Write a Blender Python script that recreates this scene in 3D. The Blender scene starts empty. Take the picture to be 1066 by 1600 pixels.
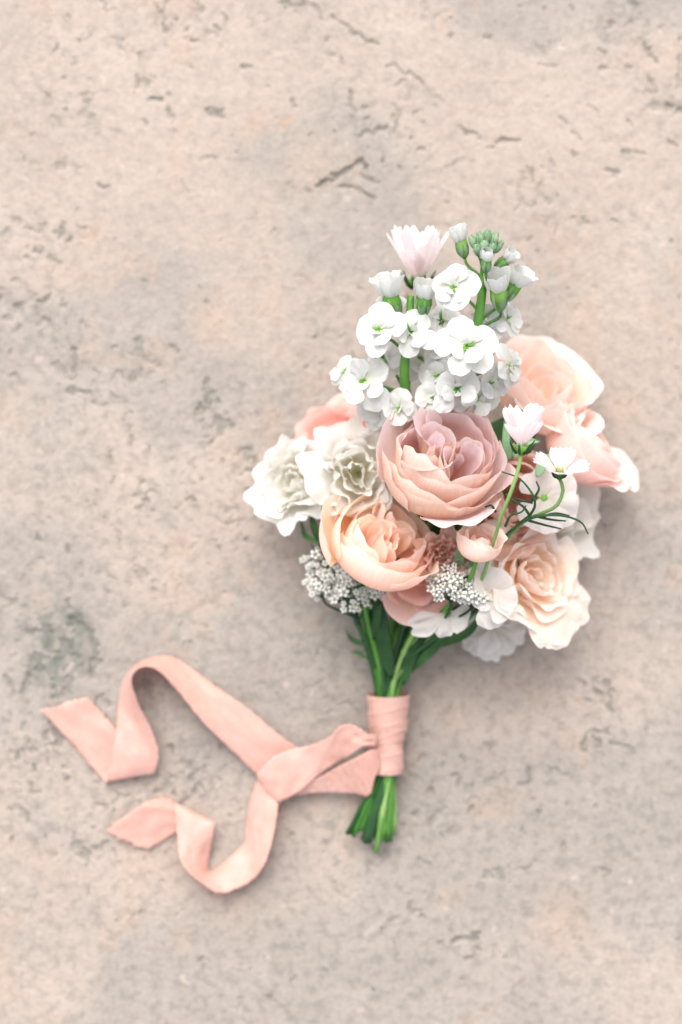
import bpy, math, random
import numpy as np
from mathutils import Vector

# ------------------------------------------------------------------ camera, sky, sun, exposure
S = bpy.context.scene
COL = S.collection
D = 1.2                       # camera height over the stone (m)
K = 0.66 / 1600.0             # metres of stone per photo pixel

cam_d = bpy.data.cameras.new('camera'); cam = bpy.data.objects.new('camera', cam_d)
COL.objects.link(cam); S.camera = cam
cam.location = (0, 0, D); cam.rotation_euler = (0, 0, 0)
cam_d.sensor_fit = 'VERTICAL'; cam_d.sensor_height = 36.0
cam_d.lens = 18.0 / (0.33 / D)
cam_d.clip_start = 0.05; cam_d.clip_end = 200
cam_d.dof.use_dof = True; cam_d.dof.focus_distance = D - 0.128; cam_d.dof.aperture_fstop = 2.6

SUN_EL, SUN_AZ = math.radians(52), math.radians(-12)      # azimuth from +Y (top of the picture)
W = bpy.data.worlds.new('World'); S.world = W; W.use_nodes = True
wn = W.node_tree.nodes; wl = W.node_tree.links
bg = wn['Background']
sky = wn.new('ShaderNodeTexSky'); sky.sky_type = 'NISHITA'; sky.sun_disc = False
sky.sun_elevation = SUN_EL; sky.sun_rotation = SUN_AZ; sky.dust_density = 3.0; sky.air_density = 1.0
hs = wn.new('ShaderNodeHueSaturation'); hs.inputs['Saturation'].default_value = 0.22   # thin overcast
wl.new(sky.outputs[0], hs.inputs['Color']); wl.new(hs.outputs[0], bg.inputs['Color'])
bg.inputs['Strength'].default_value = 0.15
sun_d = bpy.data.lights.new('sun', 'SUN'); sun = bpy.data.objects.new('sun', sun_d); COL.objects.link(sun)
sun_d.energy = 1.1; sun_d.angle = math.radians(50); sun_d.color = (1.0, 0.95, 0.88)
sd = Vector((math.sin(SUN_AZ) * math.cos(SUN_EL), math.cos(SUN_AZ) * math.cos(SUN_EL), math.sin(SUN_EL)))
sun.rotation_euler = sd.to_track_quat('Z', 'Y').to_euler()
sun.location = sd * 3
S.view_settings.view_transform = 'Standard'; S.view_settings.look = 'None'
S.view_settings.gamma = 1.0; S.view_settings.use_curve_mapping = False
S.view_settings.exposure = 1.36
S.render.engine = 'CYCLES'
S.cycles.max_bounces = 16; S.cycles.diffuse_bounces = 9; S.cycles.transmission_bounces = 10

# ------------------------------------------------------------------ helpers
def P(px, py, h):
    """photo pixel + height over the stone -> world point"""
    f = K * (D - h) / D
    return np.array([(px - 533.0) * f, (800.0 - py) * f, h])

def lin(c):
    """sRGB 0-255 triple -> linear rgba"""
    v = [x / 255 for x in c]
    return [x / 12.92 if x <= 0.04045 else ((x + 0.055) / 1.055) ** 2.4 for x in v] + [1.0]

def unit(v):
    v = np.asarray(v, float); return v / max(1e-9, np.linalg.norm(v))

def basis(axis, roll=0.0):
    z = unit(axis); a = np.array([1.0, 0, 0]) if abs(z[0]) < 0.9 else np.array([0, 1.0, 0])
    x = unit(a - z * a.dot(z)); y = np.cross(z, x)
    c, s = math.cos(roll), math.sin(roll)
    return np.stack([x * c + y * s, -x * s + y * c, z], 1)      # columns

def catmull(pts, n):
    """resample a polyline of vectors smoothly to n samples"""
    p = np.asarray(pts, float); p = np.vstack([2 * p[0] - p[1], p, 2 * p[-1] - p[-2]])
    seg = np.linalg.norm(np.diff(p[1:-1], axis=0), axis=1) ** 0.5 + 1e-6
    t = np.concatenate([[0], np.cumsum(seg)]); q = np.linspace(0, t[-1], n)
    i = np.clip(np.searchsorted(t, q, side='right') - 1, 0, len(seg) - 1)
    u = ((q - t[i]) / seg[i])[:, None]
    a, b, c, d = p[i], p[i+1], p[i+2], p[i+3]
    return 0.5 * (2*b + (c-a)*u + (2*a-5*b+4*c-d)*u**2 + (3*b-a-3*c+d)*u**3)

def bez(p0, p1, p2, p3, n):
    t = np.linspace(0, 1, n)[:, None]
    return (1-t)**3*p0 + 3*(1-t)**2*t*p1 + 3*(1-t)*t*t*p2 + t**3*p3

def sm(a, b, x):
    t = np.clip((x - a) / (b - a), 0, 1); return t * t * (3 - 2 * t)

def mesh_obj(name, verts, faces, mat, parent=None, attr=None, mats=None, midx=None):
    me = bpy.data.meshes.new(name)
    me.from_pydata(np.asarray(verts).tolist(), [], faces)
    me.polygons.foreach_set('use_smooth', [True] * len(me.polygons))
    if attr is not None:
        a = me.attributes.new('pet', 'FLOAT_COLOR', 'POINT')
        a.data.foreach_set('color', np.asarray(attr, np.float32).ravel())
    for m in (mats or [mat]): me.materials.append(m)
    if midx is not None: me.polygons.foreach_set('material_index', midx)
    me.update()
    return link(name, me, parent)

def link(name, me, parent=None):
    o = bpy.data.objects.new(name, me); COL.objects.link(o)
    if parent is not None: o.parent = parent
    return o

def thing(name, label, cat, loc=(0, 0, 0), group=None, kind=None):
    o = bpy.data.objects.new(name, None); COL.objects.link(o); o.empty_display_size = 0.01
    o.location = loc; tag(o, label, cat, group); return o

def tag(o, label, cat, group=None):
    o['label'] = label; o['category'] = cat
    if group: o['group'] = group

def sheet(Pg, t=0.0004):
    """(nu, nv, 3) grid -> closed thin shell; 'pet' = (v, side, u01, edge)"""
    nu, nv = Pg.shape[:2]
    du = np.gradient(Pg, axis=0); dv = np.gradient(Pg, axis=1)
    n = np.cross(du, dv); n /= (np.linalg.norm(n, axis=2, keepdims=True) + 1e-12)
    uu, vv = np.meshgrid(np.linspace(0, 1, nu), np.linspace(0, 1, nv), indexing='ij')
    th = t * (0.55 + 0.45 * (1 - np.abs(uu * 2 - 1) ** 4) * (1 - vv ** 5))[..., None] * 0.5
    A = (Pg + n * th).reshape(-1, 3); B = (Pg - n * th).reshape(-1, 3)
    N = nu * nv
    idx = np.arange(N).reshape(nu, nv)
    a, b, c, d = idx[:-1, :-1].ravel(), idx[1:, :-1].ravel(), idx[1:, 1:].ravel(), idx[:-1, 1:].ravel()
    f1 = np.stack([a, b, c, d], 1); f2 = np.stack([d, c, b, a], 1) + N
    ring = np.concatenate([idx[:, 0], idx[-1, 1:], idx[-2::-1, -1], idx[0, -2:0:-1]])
    r2 = np.roll(ring, -1)
    f3 = np.stack([ring, ring + N, r2 + N, r2], 1)
    faces = np.vstack([f1, f2, f3]).tolist()
    e = np.maximum(np.abs(uu * 2 - 1), vv)
    at = np.stack([vv, np.ones_like(vv), uu, e], -1).reshape(-1, 4); at2 = at.copy(); at2[:, 1] = 0
    return np.vstack([A, B]), faces, np.vstack([at, at2])

SHELL = set()
def petal(name, Pg, mat, parent, t=0.0004):
    v, f, a = sheet(Pg, t)
    if mat not in SHELL:          # a flower petal is one soft sheet, seen from both faces
        k = Pg.shape[0] * Pg.shape[1]; v = Pg.reshape(-1, 3); f = f[:(Pg.shape[0] - 1) * (Pg.shape[1] - 1)]; a = a[:k]
    return mesh_obj(name, v, f, mat, parent, a)

def tube(pts, rad, n=8, cap=True, squash=1.0):
    pts = np.asarray(pts, float); m = len(pts)
    rad = np.broadcast_to(np.asarray(rad, float), (m,))
    tg = np.gradient(pts, axis=0); tg /= np.linalg.norm(tg, axis=1, keepdims=True) + 1e-12
    x = np.cross(tg[0], [0, 0, 1.0]); x = x if np.linalg.norm(x) > 1e-3 else np.array([1.0, 0, 0]); x = unit(x)
    V = []; ang = np.linspace(0, 2 * math.pi, n, endpoint=False)
    for i in range(m):
        x = unit(x - tg[i] * x.dot(tg[i])); y = np.cross(tg[i], x)
        V.append(pts[i] + rad[i] * (np.cos(ang)[:, None] * x + squash * np.sin(ang)[:, None] * y))
    V = np.vstack(V); F = []
    for i in range(m - 1):
        for k in range(n):
            k2 = (k + 1) % n; F.append([i*n+k, i*n+k2, (i+1)*n+k2, (i+1)*n+k])
    if cap: F.append(list(range(n))[::-1]); F.append([(m-1)*n+k for k in range(n)])
    return V, F

def join(parts):
    V = []; F = []; o = 0
    for v, f in parts:
        V.append(np.asarray(v)); F += [[i + o for i in q] for q in f]; o += len(v)
    return np.vstack(V), F

def revolve(prof, n=10, ridge=0, amp=0.0, M=None, loc=None):
    """prof: list of (r, z)"""
    prof = np.asarray(prof, float); ang = np.linspace(0, 2*math.pi, n, endpoint=False)
    V = np.array([[r*(1+amp*math.cos(ridge*a))*math.cos(a), r*(1+amp*math.cos(ridge*a))*math.sin(a), z] for r, z in prof for a in ang])
    F = []
    for i in range(len(prof) - 1):
        for k in range(n):
            k2 = (k+1) % n; F.append([i*n+k, i*n+k2, (i+1)*n+k2, (i+1)*n+k])
    F.append(list(range(n))[::-1]); F.append([(len(prof)-1)*n+k for k in range(n)])
    if M is not None: V = V @ M.T
    if loc is not None: V = V + loc
    return V, F

# value noise -------------------------------------------------------
def vnoise(x, y, seed):
    r = np.random.RandomState(seed).rand(256, 256)
    xi = np.floor(x).astype(int); yi = np.floor(y).astype(int); fx = x - xi; fy = y - yi
    fx = fx*fx*fx*(fx*(fx*6-15)+10); fy = fy*fy*fy*(fy*(fy*6-15)+10)
    g = lambda i, j: r[i & 255, j & 255]
    return (g(xi, yi)*(1-fx)+g(xi+1, yi)*fx)*(1-fy) + (g(xi, yi+1)*(1-fx)+g(xi+1, yi+1)*fx)*fy

def fbm(x, y, seed, oct=4):
    s = 0; a = 0.5; n = 0
    for k in range(oct):
        s = s + a * vnoise(x * 2**k, y * 2**k, seed + k); n += a; a *= 0.5
    return s / n

# ------------------------------------------------------------------ materials
def new_mat(name):
    m = bpy.data.materials.new(name); m.use_nodes = True
    return m, m.node_tree.nodes, m.node_tree.links, m.node_tree.nodes['Principled BSDF']

def ramp(nodes, stops):
    r = nodes.new('ShaderNodeValToRGB'); e = r.color_ramp.elements
    while len(e) < len(stops): e.new(0.5)
    for k, (p, c) in enumerate(stops): e[k].position = p; e[k].color = lin(c) if len(c) == 3 else c
    return r

def mixc(nodes, links, fac, a, b, mode='MIX'):
    m = nodes.new('ShaderNodeMix'); m.data_type = 'RGBA'; m.blend_type = mode
    for s, v in ((m.inputs[0], fac), (m.inputs[6], a), (m.inputs[7], b)):
        if hasattr(v, 'links') or hasattr(v, 'is_linked'): links.new(v, s)
        else: s.default_value = v
    return m.outputs[2]

def math_n(nodes, links, op, a, b=None, c=None):
    m = nodes.new('ShaderNodeMath'); m.operation = op
    for i, v in enumerate((a, b, c)):
        if v is None: continue
        if hasattr(v, 'is_linked'): links.new(v, m.inputs[i])
        else: m.inputs[i].default_value = v
    return m.outputs[0]

def petal_mat(name, inner, outer, edge, trans=0.5, rough=0.6, vein=0.045, edge_amt=0.7, brown=0.4):
    m, n, l, b = new_mat(name)
    at = n.new('ShaderNodeAttribute'); at.attribute_name = 'pet'
    sp = n.new('ShaderNodeSeparateColor'); l.new(at.outputs['Color'], sp.inputs[0])
    v, u, e = sp.outputs[0], sp.outputs[2], at.outputs['Alpha']
    ge = n.new('ShaderNodeNewGeometry'); side = math_n(n, l, 'SUBTRACT', 1.0, ge.outputs['Backfacing'])
    tc = n.new('ShaderNodeTexCoord')
    nz = n.new('ShaderNodeTexNoise'); nz.inputs['Scale'].default_value = 55; nz.inputs['Detail'].default_value = 3
    l.new(tc.outputs['Object'], nz.inputs['Vector'])
    oi = n.new('ShaderNodeObjectInfo')
    vj = math_n(n, l, 'ADD', v, math_n(n, l, 'MULTIPLY_ADD', nz.outputs[0], 0.30, -0.15))
    vj = math_n(n, l, 'ADD', vj, math_n(n, l, 'MULTIPLY_ADD', oi.outputs['Random'], 0.24, -0.12))
    ri, ro = ramp(n, inner), ramp(n, outer)
    l.new(vj, ri.inputs[0]); l.new(vj, ro.inputs[0])
    c = mixc(n, l, side, ri.outputs[0], ro.outputs[0])
    # veins run from base to tip
    cb = n.new('ShaderNodeCombineXYZ')
    l.new(math_n(n, l, 'MULTIPLY', u, 34.0), cb.inputs[0]); l.new(math_n(n, l, 'MULTIPLY', v, 3.0), cb.inputs[1])
    l.new(math_n(n, l, 'MULTIPLY', oi.outputs['Random'], 50.0), cb.inputs[2])
    vn = n.new('ShaderNodeTexNoise'); vn.inputs['Scale'].default_value = 1.0; vn.inputs['Detail'].default_value = 2
    l.new(cb.outputs[0], vn.inputs['Vector'])
    vr = ramp(n, [(0.3, [1-vein*1.6, 1-vein*2.0, 1-vein*2.0, 1]), (0.65, [1, 1, 1, 1])]); l.new(vn.outputs[0], vr.inputs[0])
    c = mixc(n, l, 1.0, c, vr.outputs[0], 'MULTIPLY')
    er = n.new('ShaderNodeMapRange'); er.inputs[1].default_value = 0.91; er.inputs[2].default_value = 1.0
    er.inputs[3].default_value = 0.0; er.inputs[4].default_value = edge_amt; l.new(e, er.inputs[0])
    c = mixc(n, l, er.outputs[0], c, lin(edge))
    bz = n.new('ShaderNodeTexNoise'); bz.inputs['Scale'].default_value = 140; bz.inputs['Detail'].default_value = 2
    l.new(tc.outputs['Object'], bz.inputs['Vector'])
    b1 = n.new('ShaderNodeMapRange'); b1.inputs[1].default_value = 0.56; b1.inputs[2].default_value = 0.72; l.new(bz.outputs[0], b1.inputs[0])
    b2 = n.new('ShaderNodeMapRange'); b2.inputs[1].default_value = 0.94; b2.inputs[2].default_value = 1.0; b2.inputs[4].default_value = brown; l.new(e, b2.inputs[0])
    c = mixc(n, l, math_n(n, l, 'MULTIPLY', b1.outputs[0], b2.outputs[0]), c, lin((186, 146, 104)))
    l.new(c, b.inputs['Base Color']); b.inputs['Roughness'].default_value = rough
    b.inputs['Specular IOR Level'].default_value = 0.25
    b.inputs['Sheen Weight'].default_value = 0.12; b.inputs['Sheen Roughness'].default_value = 0.5
    bp = n.new('ShaderNodeBump'); bp.inputs['Strength'].default_value = 0.15; bp.inputs['Distance'].default_value = 0.0004
    l.new(vn.outputs[0], bp.inputs['Height']); l.new(bp.outputs[0], b.inputs['Normal'])
    tr = n.new('ShaderNodeBsdfTranslucent'); l.new(c, tr.inputs[0])
    mx = n.new('ShaderNodeMixShader'); mx.inputs[0].default_value = trans
    l.new(b.outputs[0], mx.inputs[1]); l.new(tr.outputs[0], mx.inputs[2])
    l.new(mx.outputs[0], n['Material Output'].inputs[0])
    return m

def plain_mat(name, c1, c2, scale=40, rough=0.5, trans=0.0, bump=0.15, stretch=None, spec=0.3):
    m, n, l, b = new_mat(name)
    tc = n.new('ShaderNodeTexCoord'); mp = n.new('ShaderNodeMapping'); l.new(tc.outputs['Object'], mp.inputs[0])
    if stretch: mp.inputs['Scale'].default_value = stretch
    nz = n.new('ShaderNodeTexNoise'); nz.inputs['Scale'].default_value = scale; nz.inputs['Detail'].default_value = 4
    l.new(mp.outputs[0], nz.inputs['Vector'])
    oi = n.new('ShaderNodeObjectInfo')
    f = math_n(n, l, 'ADD', nz.outputs[0], math_n(n, l, 'MULTIPLY_ADD', oi.outputs['Random'], 0.5, -0.25))
    r = ramp(n, [(0.25, c1), (0.75, c2)]); l.new(f, r.inputs[0])
    l.new(r.outputs[0], b.inputs['Base Color']); b.inputs['Roughness'].default_value = rough
    b.inputs['Specular IOR Level'].default_value = spec
    bp = n.new('ShaderNodeBump'); bp.inputs['Strength'].default_value = bump; bp.inputs['Distance'].default_value = 0.0005
    l.new(nz.outputs[0], bp.inputs['Height']); l.new(bp.outputs[0], b.inputs['Normal'])
    if trans:
        tr = n.new('ShaderNodeBsdfTranslucent'); l.new(r.outputs[0], tr.inputs[0])
        mx = n.new('ShaderNodeMixShader'); mx.inputs[0].default_value = trans
        l.new(b.outputs[0], mx.inputs[1]); l.new(tr.outputs[0], mx.inputs[2]); l.new(mx.outputs[0], n['Material Output'].inputs[0])
    return m

M_MAUVE = petal_mat('mauve_petal', [(0.0, (238, 194, 168)), (0.4, (232, 203, 196)), (0.85, (229, 207, 211))],
                    [(0.0, (244, 202, 160)), (0.5, (243, 210, 182)), (1.0, (237, 211, 197))], (240, 222, 214))
M_PEACH = petal_mat('peach_petal', [(0.0, (252, 192, 126)), (0.35, (250, 212, 174)), (0.8, (247, 224, 204))],
                    [(0.0, (250, 208, 168)), (0.5, (249, 219, 199)), (1.0, (246, 219, 209))], (249, 230, 216))
M_CREAM = petal_mat('cream_peach_petal', [(0.0, (251, 204, 152)), (0.4, (248, 226, 202)), (0.8, (244, 233, 221))],
                    [(0.0, (249, 210, 174)), (0.5, (247, 222, 203)), (1.0, (243, 229, 221))], (244, 234, 227), edge_amt=0.85)
M_BLUSH = petal_mat('blush_petal', [(0.0, (251, 208, 162)), (0.5, (247, 224, 208)), (1.0, (242, 225, 217))],
                    [(0.0, (248, 212, 184)), (0.5, (246, 222, 210)), (1.0, (242, 224, 217))], (244, 230, 223))
M_PALE = petal_mat('pale_pink_petal', [(0.0, (251, 208, 174)), (0.5, (247, 218, 206)), (1.0, (242, 222, 215))],
                   [(0.0, (248, 219, 200)), (0.5, (246, 213, 203)), (1.0, (242, 214, 208))], (245, 225, 219))
M_PINK = petal_mat('pink_petal', [(0.0, (248, 190, 160)), (0.5, (244, 200, 186)), (1.0, (240, 202, 193))],
                   [(0.0, (246, 208, 188)), (0.5, (243, 198, 188)), (1.0, (239, 190, 184))], (244, 212, 205))
M_DUSTY = petal_mat('dusty_petal', [(0.0, (204, 140, 118)), (0.5, (222, 178, 160)), (1.0, (232, 198, 184))],
                    [(0.0, (230, 184, 156)), (0.5, (234, 194, 172)), (1.0, (236, 205, 191))], (240, 216, 205))
M_WHITE = petal_mat('stock_white_petal', [(0.0, (214, 224, 196)), (0.22, (206, 208, 200)), (1.0, (213, 213, 212))],
                    [(0.0, (220, 228, 208)), (0.3, (205, 207, 200)), (1.0, (212, 212, 211))], (220, 220, 220), vein=0.05, trans=0.4, brown=0.08)
M_IVORY = petal_mat('lisianthus_ivory_petal', [(0.0, (216, 210, 156)), (0.4, (230, 228, 218)), (1.0, (234, 232, 227))],
                    [(0.0, (212, 214, 182)), (0.35, (226, 224, 214)), (1.0, (229, 227, 221))], (236, 235, 231), vein=0.025, trans=0.5, brown=0.08)
M_PEA = petal_mat('sweet_pea_white_petal', [(0.0, (218, 211, 194)), (0.4, (224, 220, 213)), (1.0, (226, 222, 220))],
                  [(0.0, (212, 210, 188)), (0.35, (222, 218, 212)), (1.0, (225, 221, 219))], (232, 230, 228), vein=0.05, trans=0.5, brown=0.08)
M_COSMOS = petal_mat('cosmos_petal', [(0.0, (234, 220, 210)), (0.5, (236, 224, 221)), (1.0, (238, 230, 229))],
                     [(0.0, (233, 224, 212)), (0.4, (234, 216, 217)), (1.0, (237, 228, 231))], (242, 237, 238), vein=0.05, trans=0.5, brown=0.08)
M_STEM = plain_mat('stem_green', (42, 92, 30), (84, 132, 54), 30, 0.42, 0.0, 0.2)
M_STEM2 = plain_mat('stem_dark_green', (20, 46, 27), (36, 74, 36), 30, 0.45, 0.0, 0.2)
M_STEM3 = plain_mat('stem_light_green', (78, 120, 54), (122, 152, 88), 30, 0.45, 0.0, 0.2)
M_LEAF = plain_mat('leaf_green', (32, 66, 32), (58, 100, 48), 60, 0.5, 0.2, 0.3)
M_CALYX = plain_mat('calyx_green', (66, 124, 40), (118, 164, 66), 90, 0.5, 0.15, 0.2)
M_BUDG = plain_mat('bud_grey_green', (104, 136, 100), (142, 168, 134), 150, 0.7, 0.15, 0.3)
M_YEL = plain_mat('floret_eye', (128, 136, 92), (172, 174, 120), 300, 0.7)
M_YAR = plain_mat('small_white_floret', (230, 229, 222), (240, 239, 235), 300, 0.6, 0.25)
M_CUT = plain_mat('stem_cut_end', (176, 180, 134), (206, 204, 162), 200, 0.7)

def ribbon_mat():
    m, n, l, b = new_mat('silk_ribbon')
    at = n.new('ShaderNodeAttribute'); at.attribute_name = 'pet'
    sp = n.new('ShaderNodeSeparateColor'); l.new(at.outputs['Color'], sp.inputs[0])
    tc = n.new('ShaderNodeTexCoord')
    nz = n.new('ShaderNodeTexNoise'); nz.inputs['Scale'].default_value = 38; nz.inputs['Detail'].default_value = 6; nz.inputs['Distortion'].default_value = 1.2
    l.new(tc.outputs['Object'], nz.inputs['Vector'])
    r = ramp(n, [(0.3, (220, 176, 162)), (0.7, (227, 190, 179))]); l.new(nz.outputs[0], r.inputs[0])
    # woven silk: threads along and across, soft cross creases
    def streak(ku, kv, det):
        cb = n.new('ShaderNodeCombineXYZ'); l.new(math_n(n, l, 'MULTIPLY', sp.outputs[2], ku), cb.inputs[0]); l.new(math_n(n, l, 'MULTIPLY', sp.outputs[0], kv), cb.inputs[1])
        t = n.new('ShaderNodeTexNoise'); t.inputs['Scale'].default_value = 1.0; t.inputs['Detail'].default_value = det; l.new(cb.outputs[0], t.inputs['Vector']); return t.outputs[0]
    along, across = streak(40, 14, 2), streak(5, 260, 3)
    th = math_n(n, l, 'ADD', math_n(n, l, 'MULTIPLY', along, 0.5), math_n(n, l, 'MULTIPLY', across, 0.5))
    wr = ramp(n, [(0.36, [0.90, 0.87, 0.86, 1]), (0.62, [1.03, 1.03, 1.03, 1])]); l.new(th, wr.inputs[0])
    c = mixc(n, l, 1.0, r.outputs[0], wr.outputs[0], 'MULTIPLY')
    l.new(c, b.inputs['Base Color']); b.inputs['Roughness'].default_value = 0.45
    b.inputs['Sheen Weight'].default_value = 0.3; b.inputs['Sheen Roughness'].default_value = 0.35
    b.inputs['Specular IOR Level'].default_value = 0.35
    bp = n.new('ShaderNodeBump'); bp.inputs['Strength'].default_value = 0.3; bp.inputs['Distance'].default_value = 0.0006
    l.new(th, bp.inputs['Height']); l.new(bp.outputs[0], b.inputs['Normal'])
    tr = n.new('ShaderNodeBsdfTranslucent'); l.new(c, tr.inputs[0])
    mx = n.new('ShaderNodeMixShader'); mx.inputs[0].default_value = 0.42
    l.new(b.outputs[0], mx.inputs[1]); l.new(tr.outputs[0], mx.inputs[2]); l.new(mx.outputs[0], n['Material Output'].inputs[0])
    return m
M_RIB = ribbon_mat()
SHELL.update([M_RIB, M_LEAF, M_BUDG])

def stone_mat():
    m, n, l, b = new_mat('pitted_limestone')
    tc = n.new('ShaderNodeTexCoord'); o = tc.outputs['Object']
    def noise(scale, det=4, rough=0.55, off=0.0):
        t = n.new('ShaderNodeTexNoise'); t.inputs['Scale'].default_value = scale; t.inputs['Detail'].default_value = det
        t.inputs['Roughness'].default_value = rough
        mp = n.new('ShaderNodeMapping'); mp.inputs['Location'].default_value = (off, off * 1.7, 0)
        l.new(o, mp.inputs[0]); l.new(mp.outputs[0], t.inputs['Vector']); return t.outputs[0]
    at = n.new('ShaderNodeAttribute'); at.attribute_name = 'pet'
    sp = n.new('ShaderNodeSeparateColor'); l.new(at.outputs['Color'], sp.inputs[0])
    dirt_shade, grey, warm, speck = sp.outputs[0], sp.outputs[1], sp.outputs[2], at.outputs['Alpha']
    base = ramp(n, [(0.30, (147, 136, 128)), (0.5, (155, 143, 134)), (0.7, (161, 149, 140))]); l.new(noise(9, 5, 0.6), base.inputs[0])
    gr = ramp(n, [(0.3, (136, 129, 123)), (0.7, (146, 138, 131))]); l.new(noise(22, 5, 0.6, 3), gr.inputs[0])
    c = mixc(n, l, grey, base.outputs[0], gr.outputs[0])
    c = mixc(n, l, warm, c, lin((166, 140, 121)))
    # fine grain
    fr = ramp(n, [(0.32, [0.86, 0.86, 0.85, 1]), (0.62, [1.04, 1.03, 1.02, 1])]); l.new(noise(420, 3, 0.7, 5), fr.inputs[0])
    c = mixc(n, l, 1.0, c, fr.outputs[0], 'MULTIPLY')
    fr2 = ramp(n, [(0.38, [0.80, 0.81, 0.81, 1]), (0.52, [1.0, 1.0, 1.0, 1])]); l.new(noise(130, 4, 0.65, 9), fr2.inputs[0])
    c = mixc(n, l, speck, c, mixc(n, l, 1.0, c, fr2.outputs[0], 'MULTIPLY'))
    # pale chips
    pr = ramp(n, [(0.68, [0, 0, 0, 1]), (0.74, [1, 1, 1, 1])]); l.new(noise(95, 2, 0.5, 14), pr.inputs[0])
    c = mixc(n, l, math_n(n, l, 'MULTIPLY', pr.outputs[0], 0.45), c, lin((174, 160, 151)))
    # grey-green lichen and dirt in the pits, with pit shade painted into the same tone
    dr = ramp(n, [(0.3, (92, 94, 88)), (0.7, (117, 114, 107))]); l.new(noise(160, 3, 0.6, 21), dr.inputs[0])
    c = mixc(n, l, dirt_shade, c, dr.outputs[0])
    l.new(c, b.inputs['Base Color']); b.inputs['Roughness'].default_value = 0.85; b.inputs['Specular IOR Level'].default_value = 0.2
    bp = n.new('ShaderNodeBump'); bp.inputs['Strength'].default_value = 0.5; bp.inputs['Distance'].default_value = 0.0012
    l.new(noise(300, 5, 0.65, 2), bp.inputs['Height']); l.new(bp.outputs[0], b.inputs['Normal'])
    return m
M_STONE = stone_mat()

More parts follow.
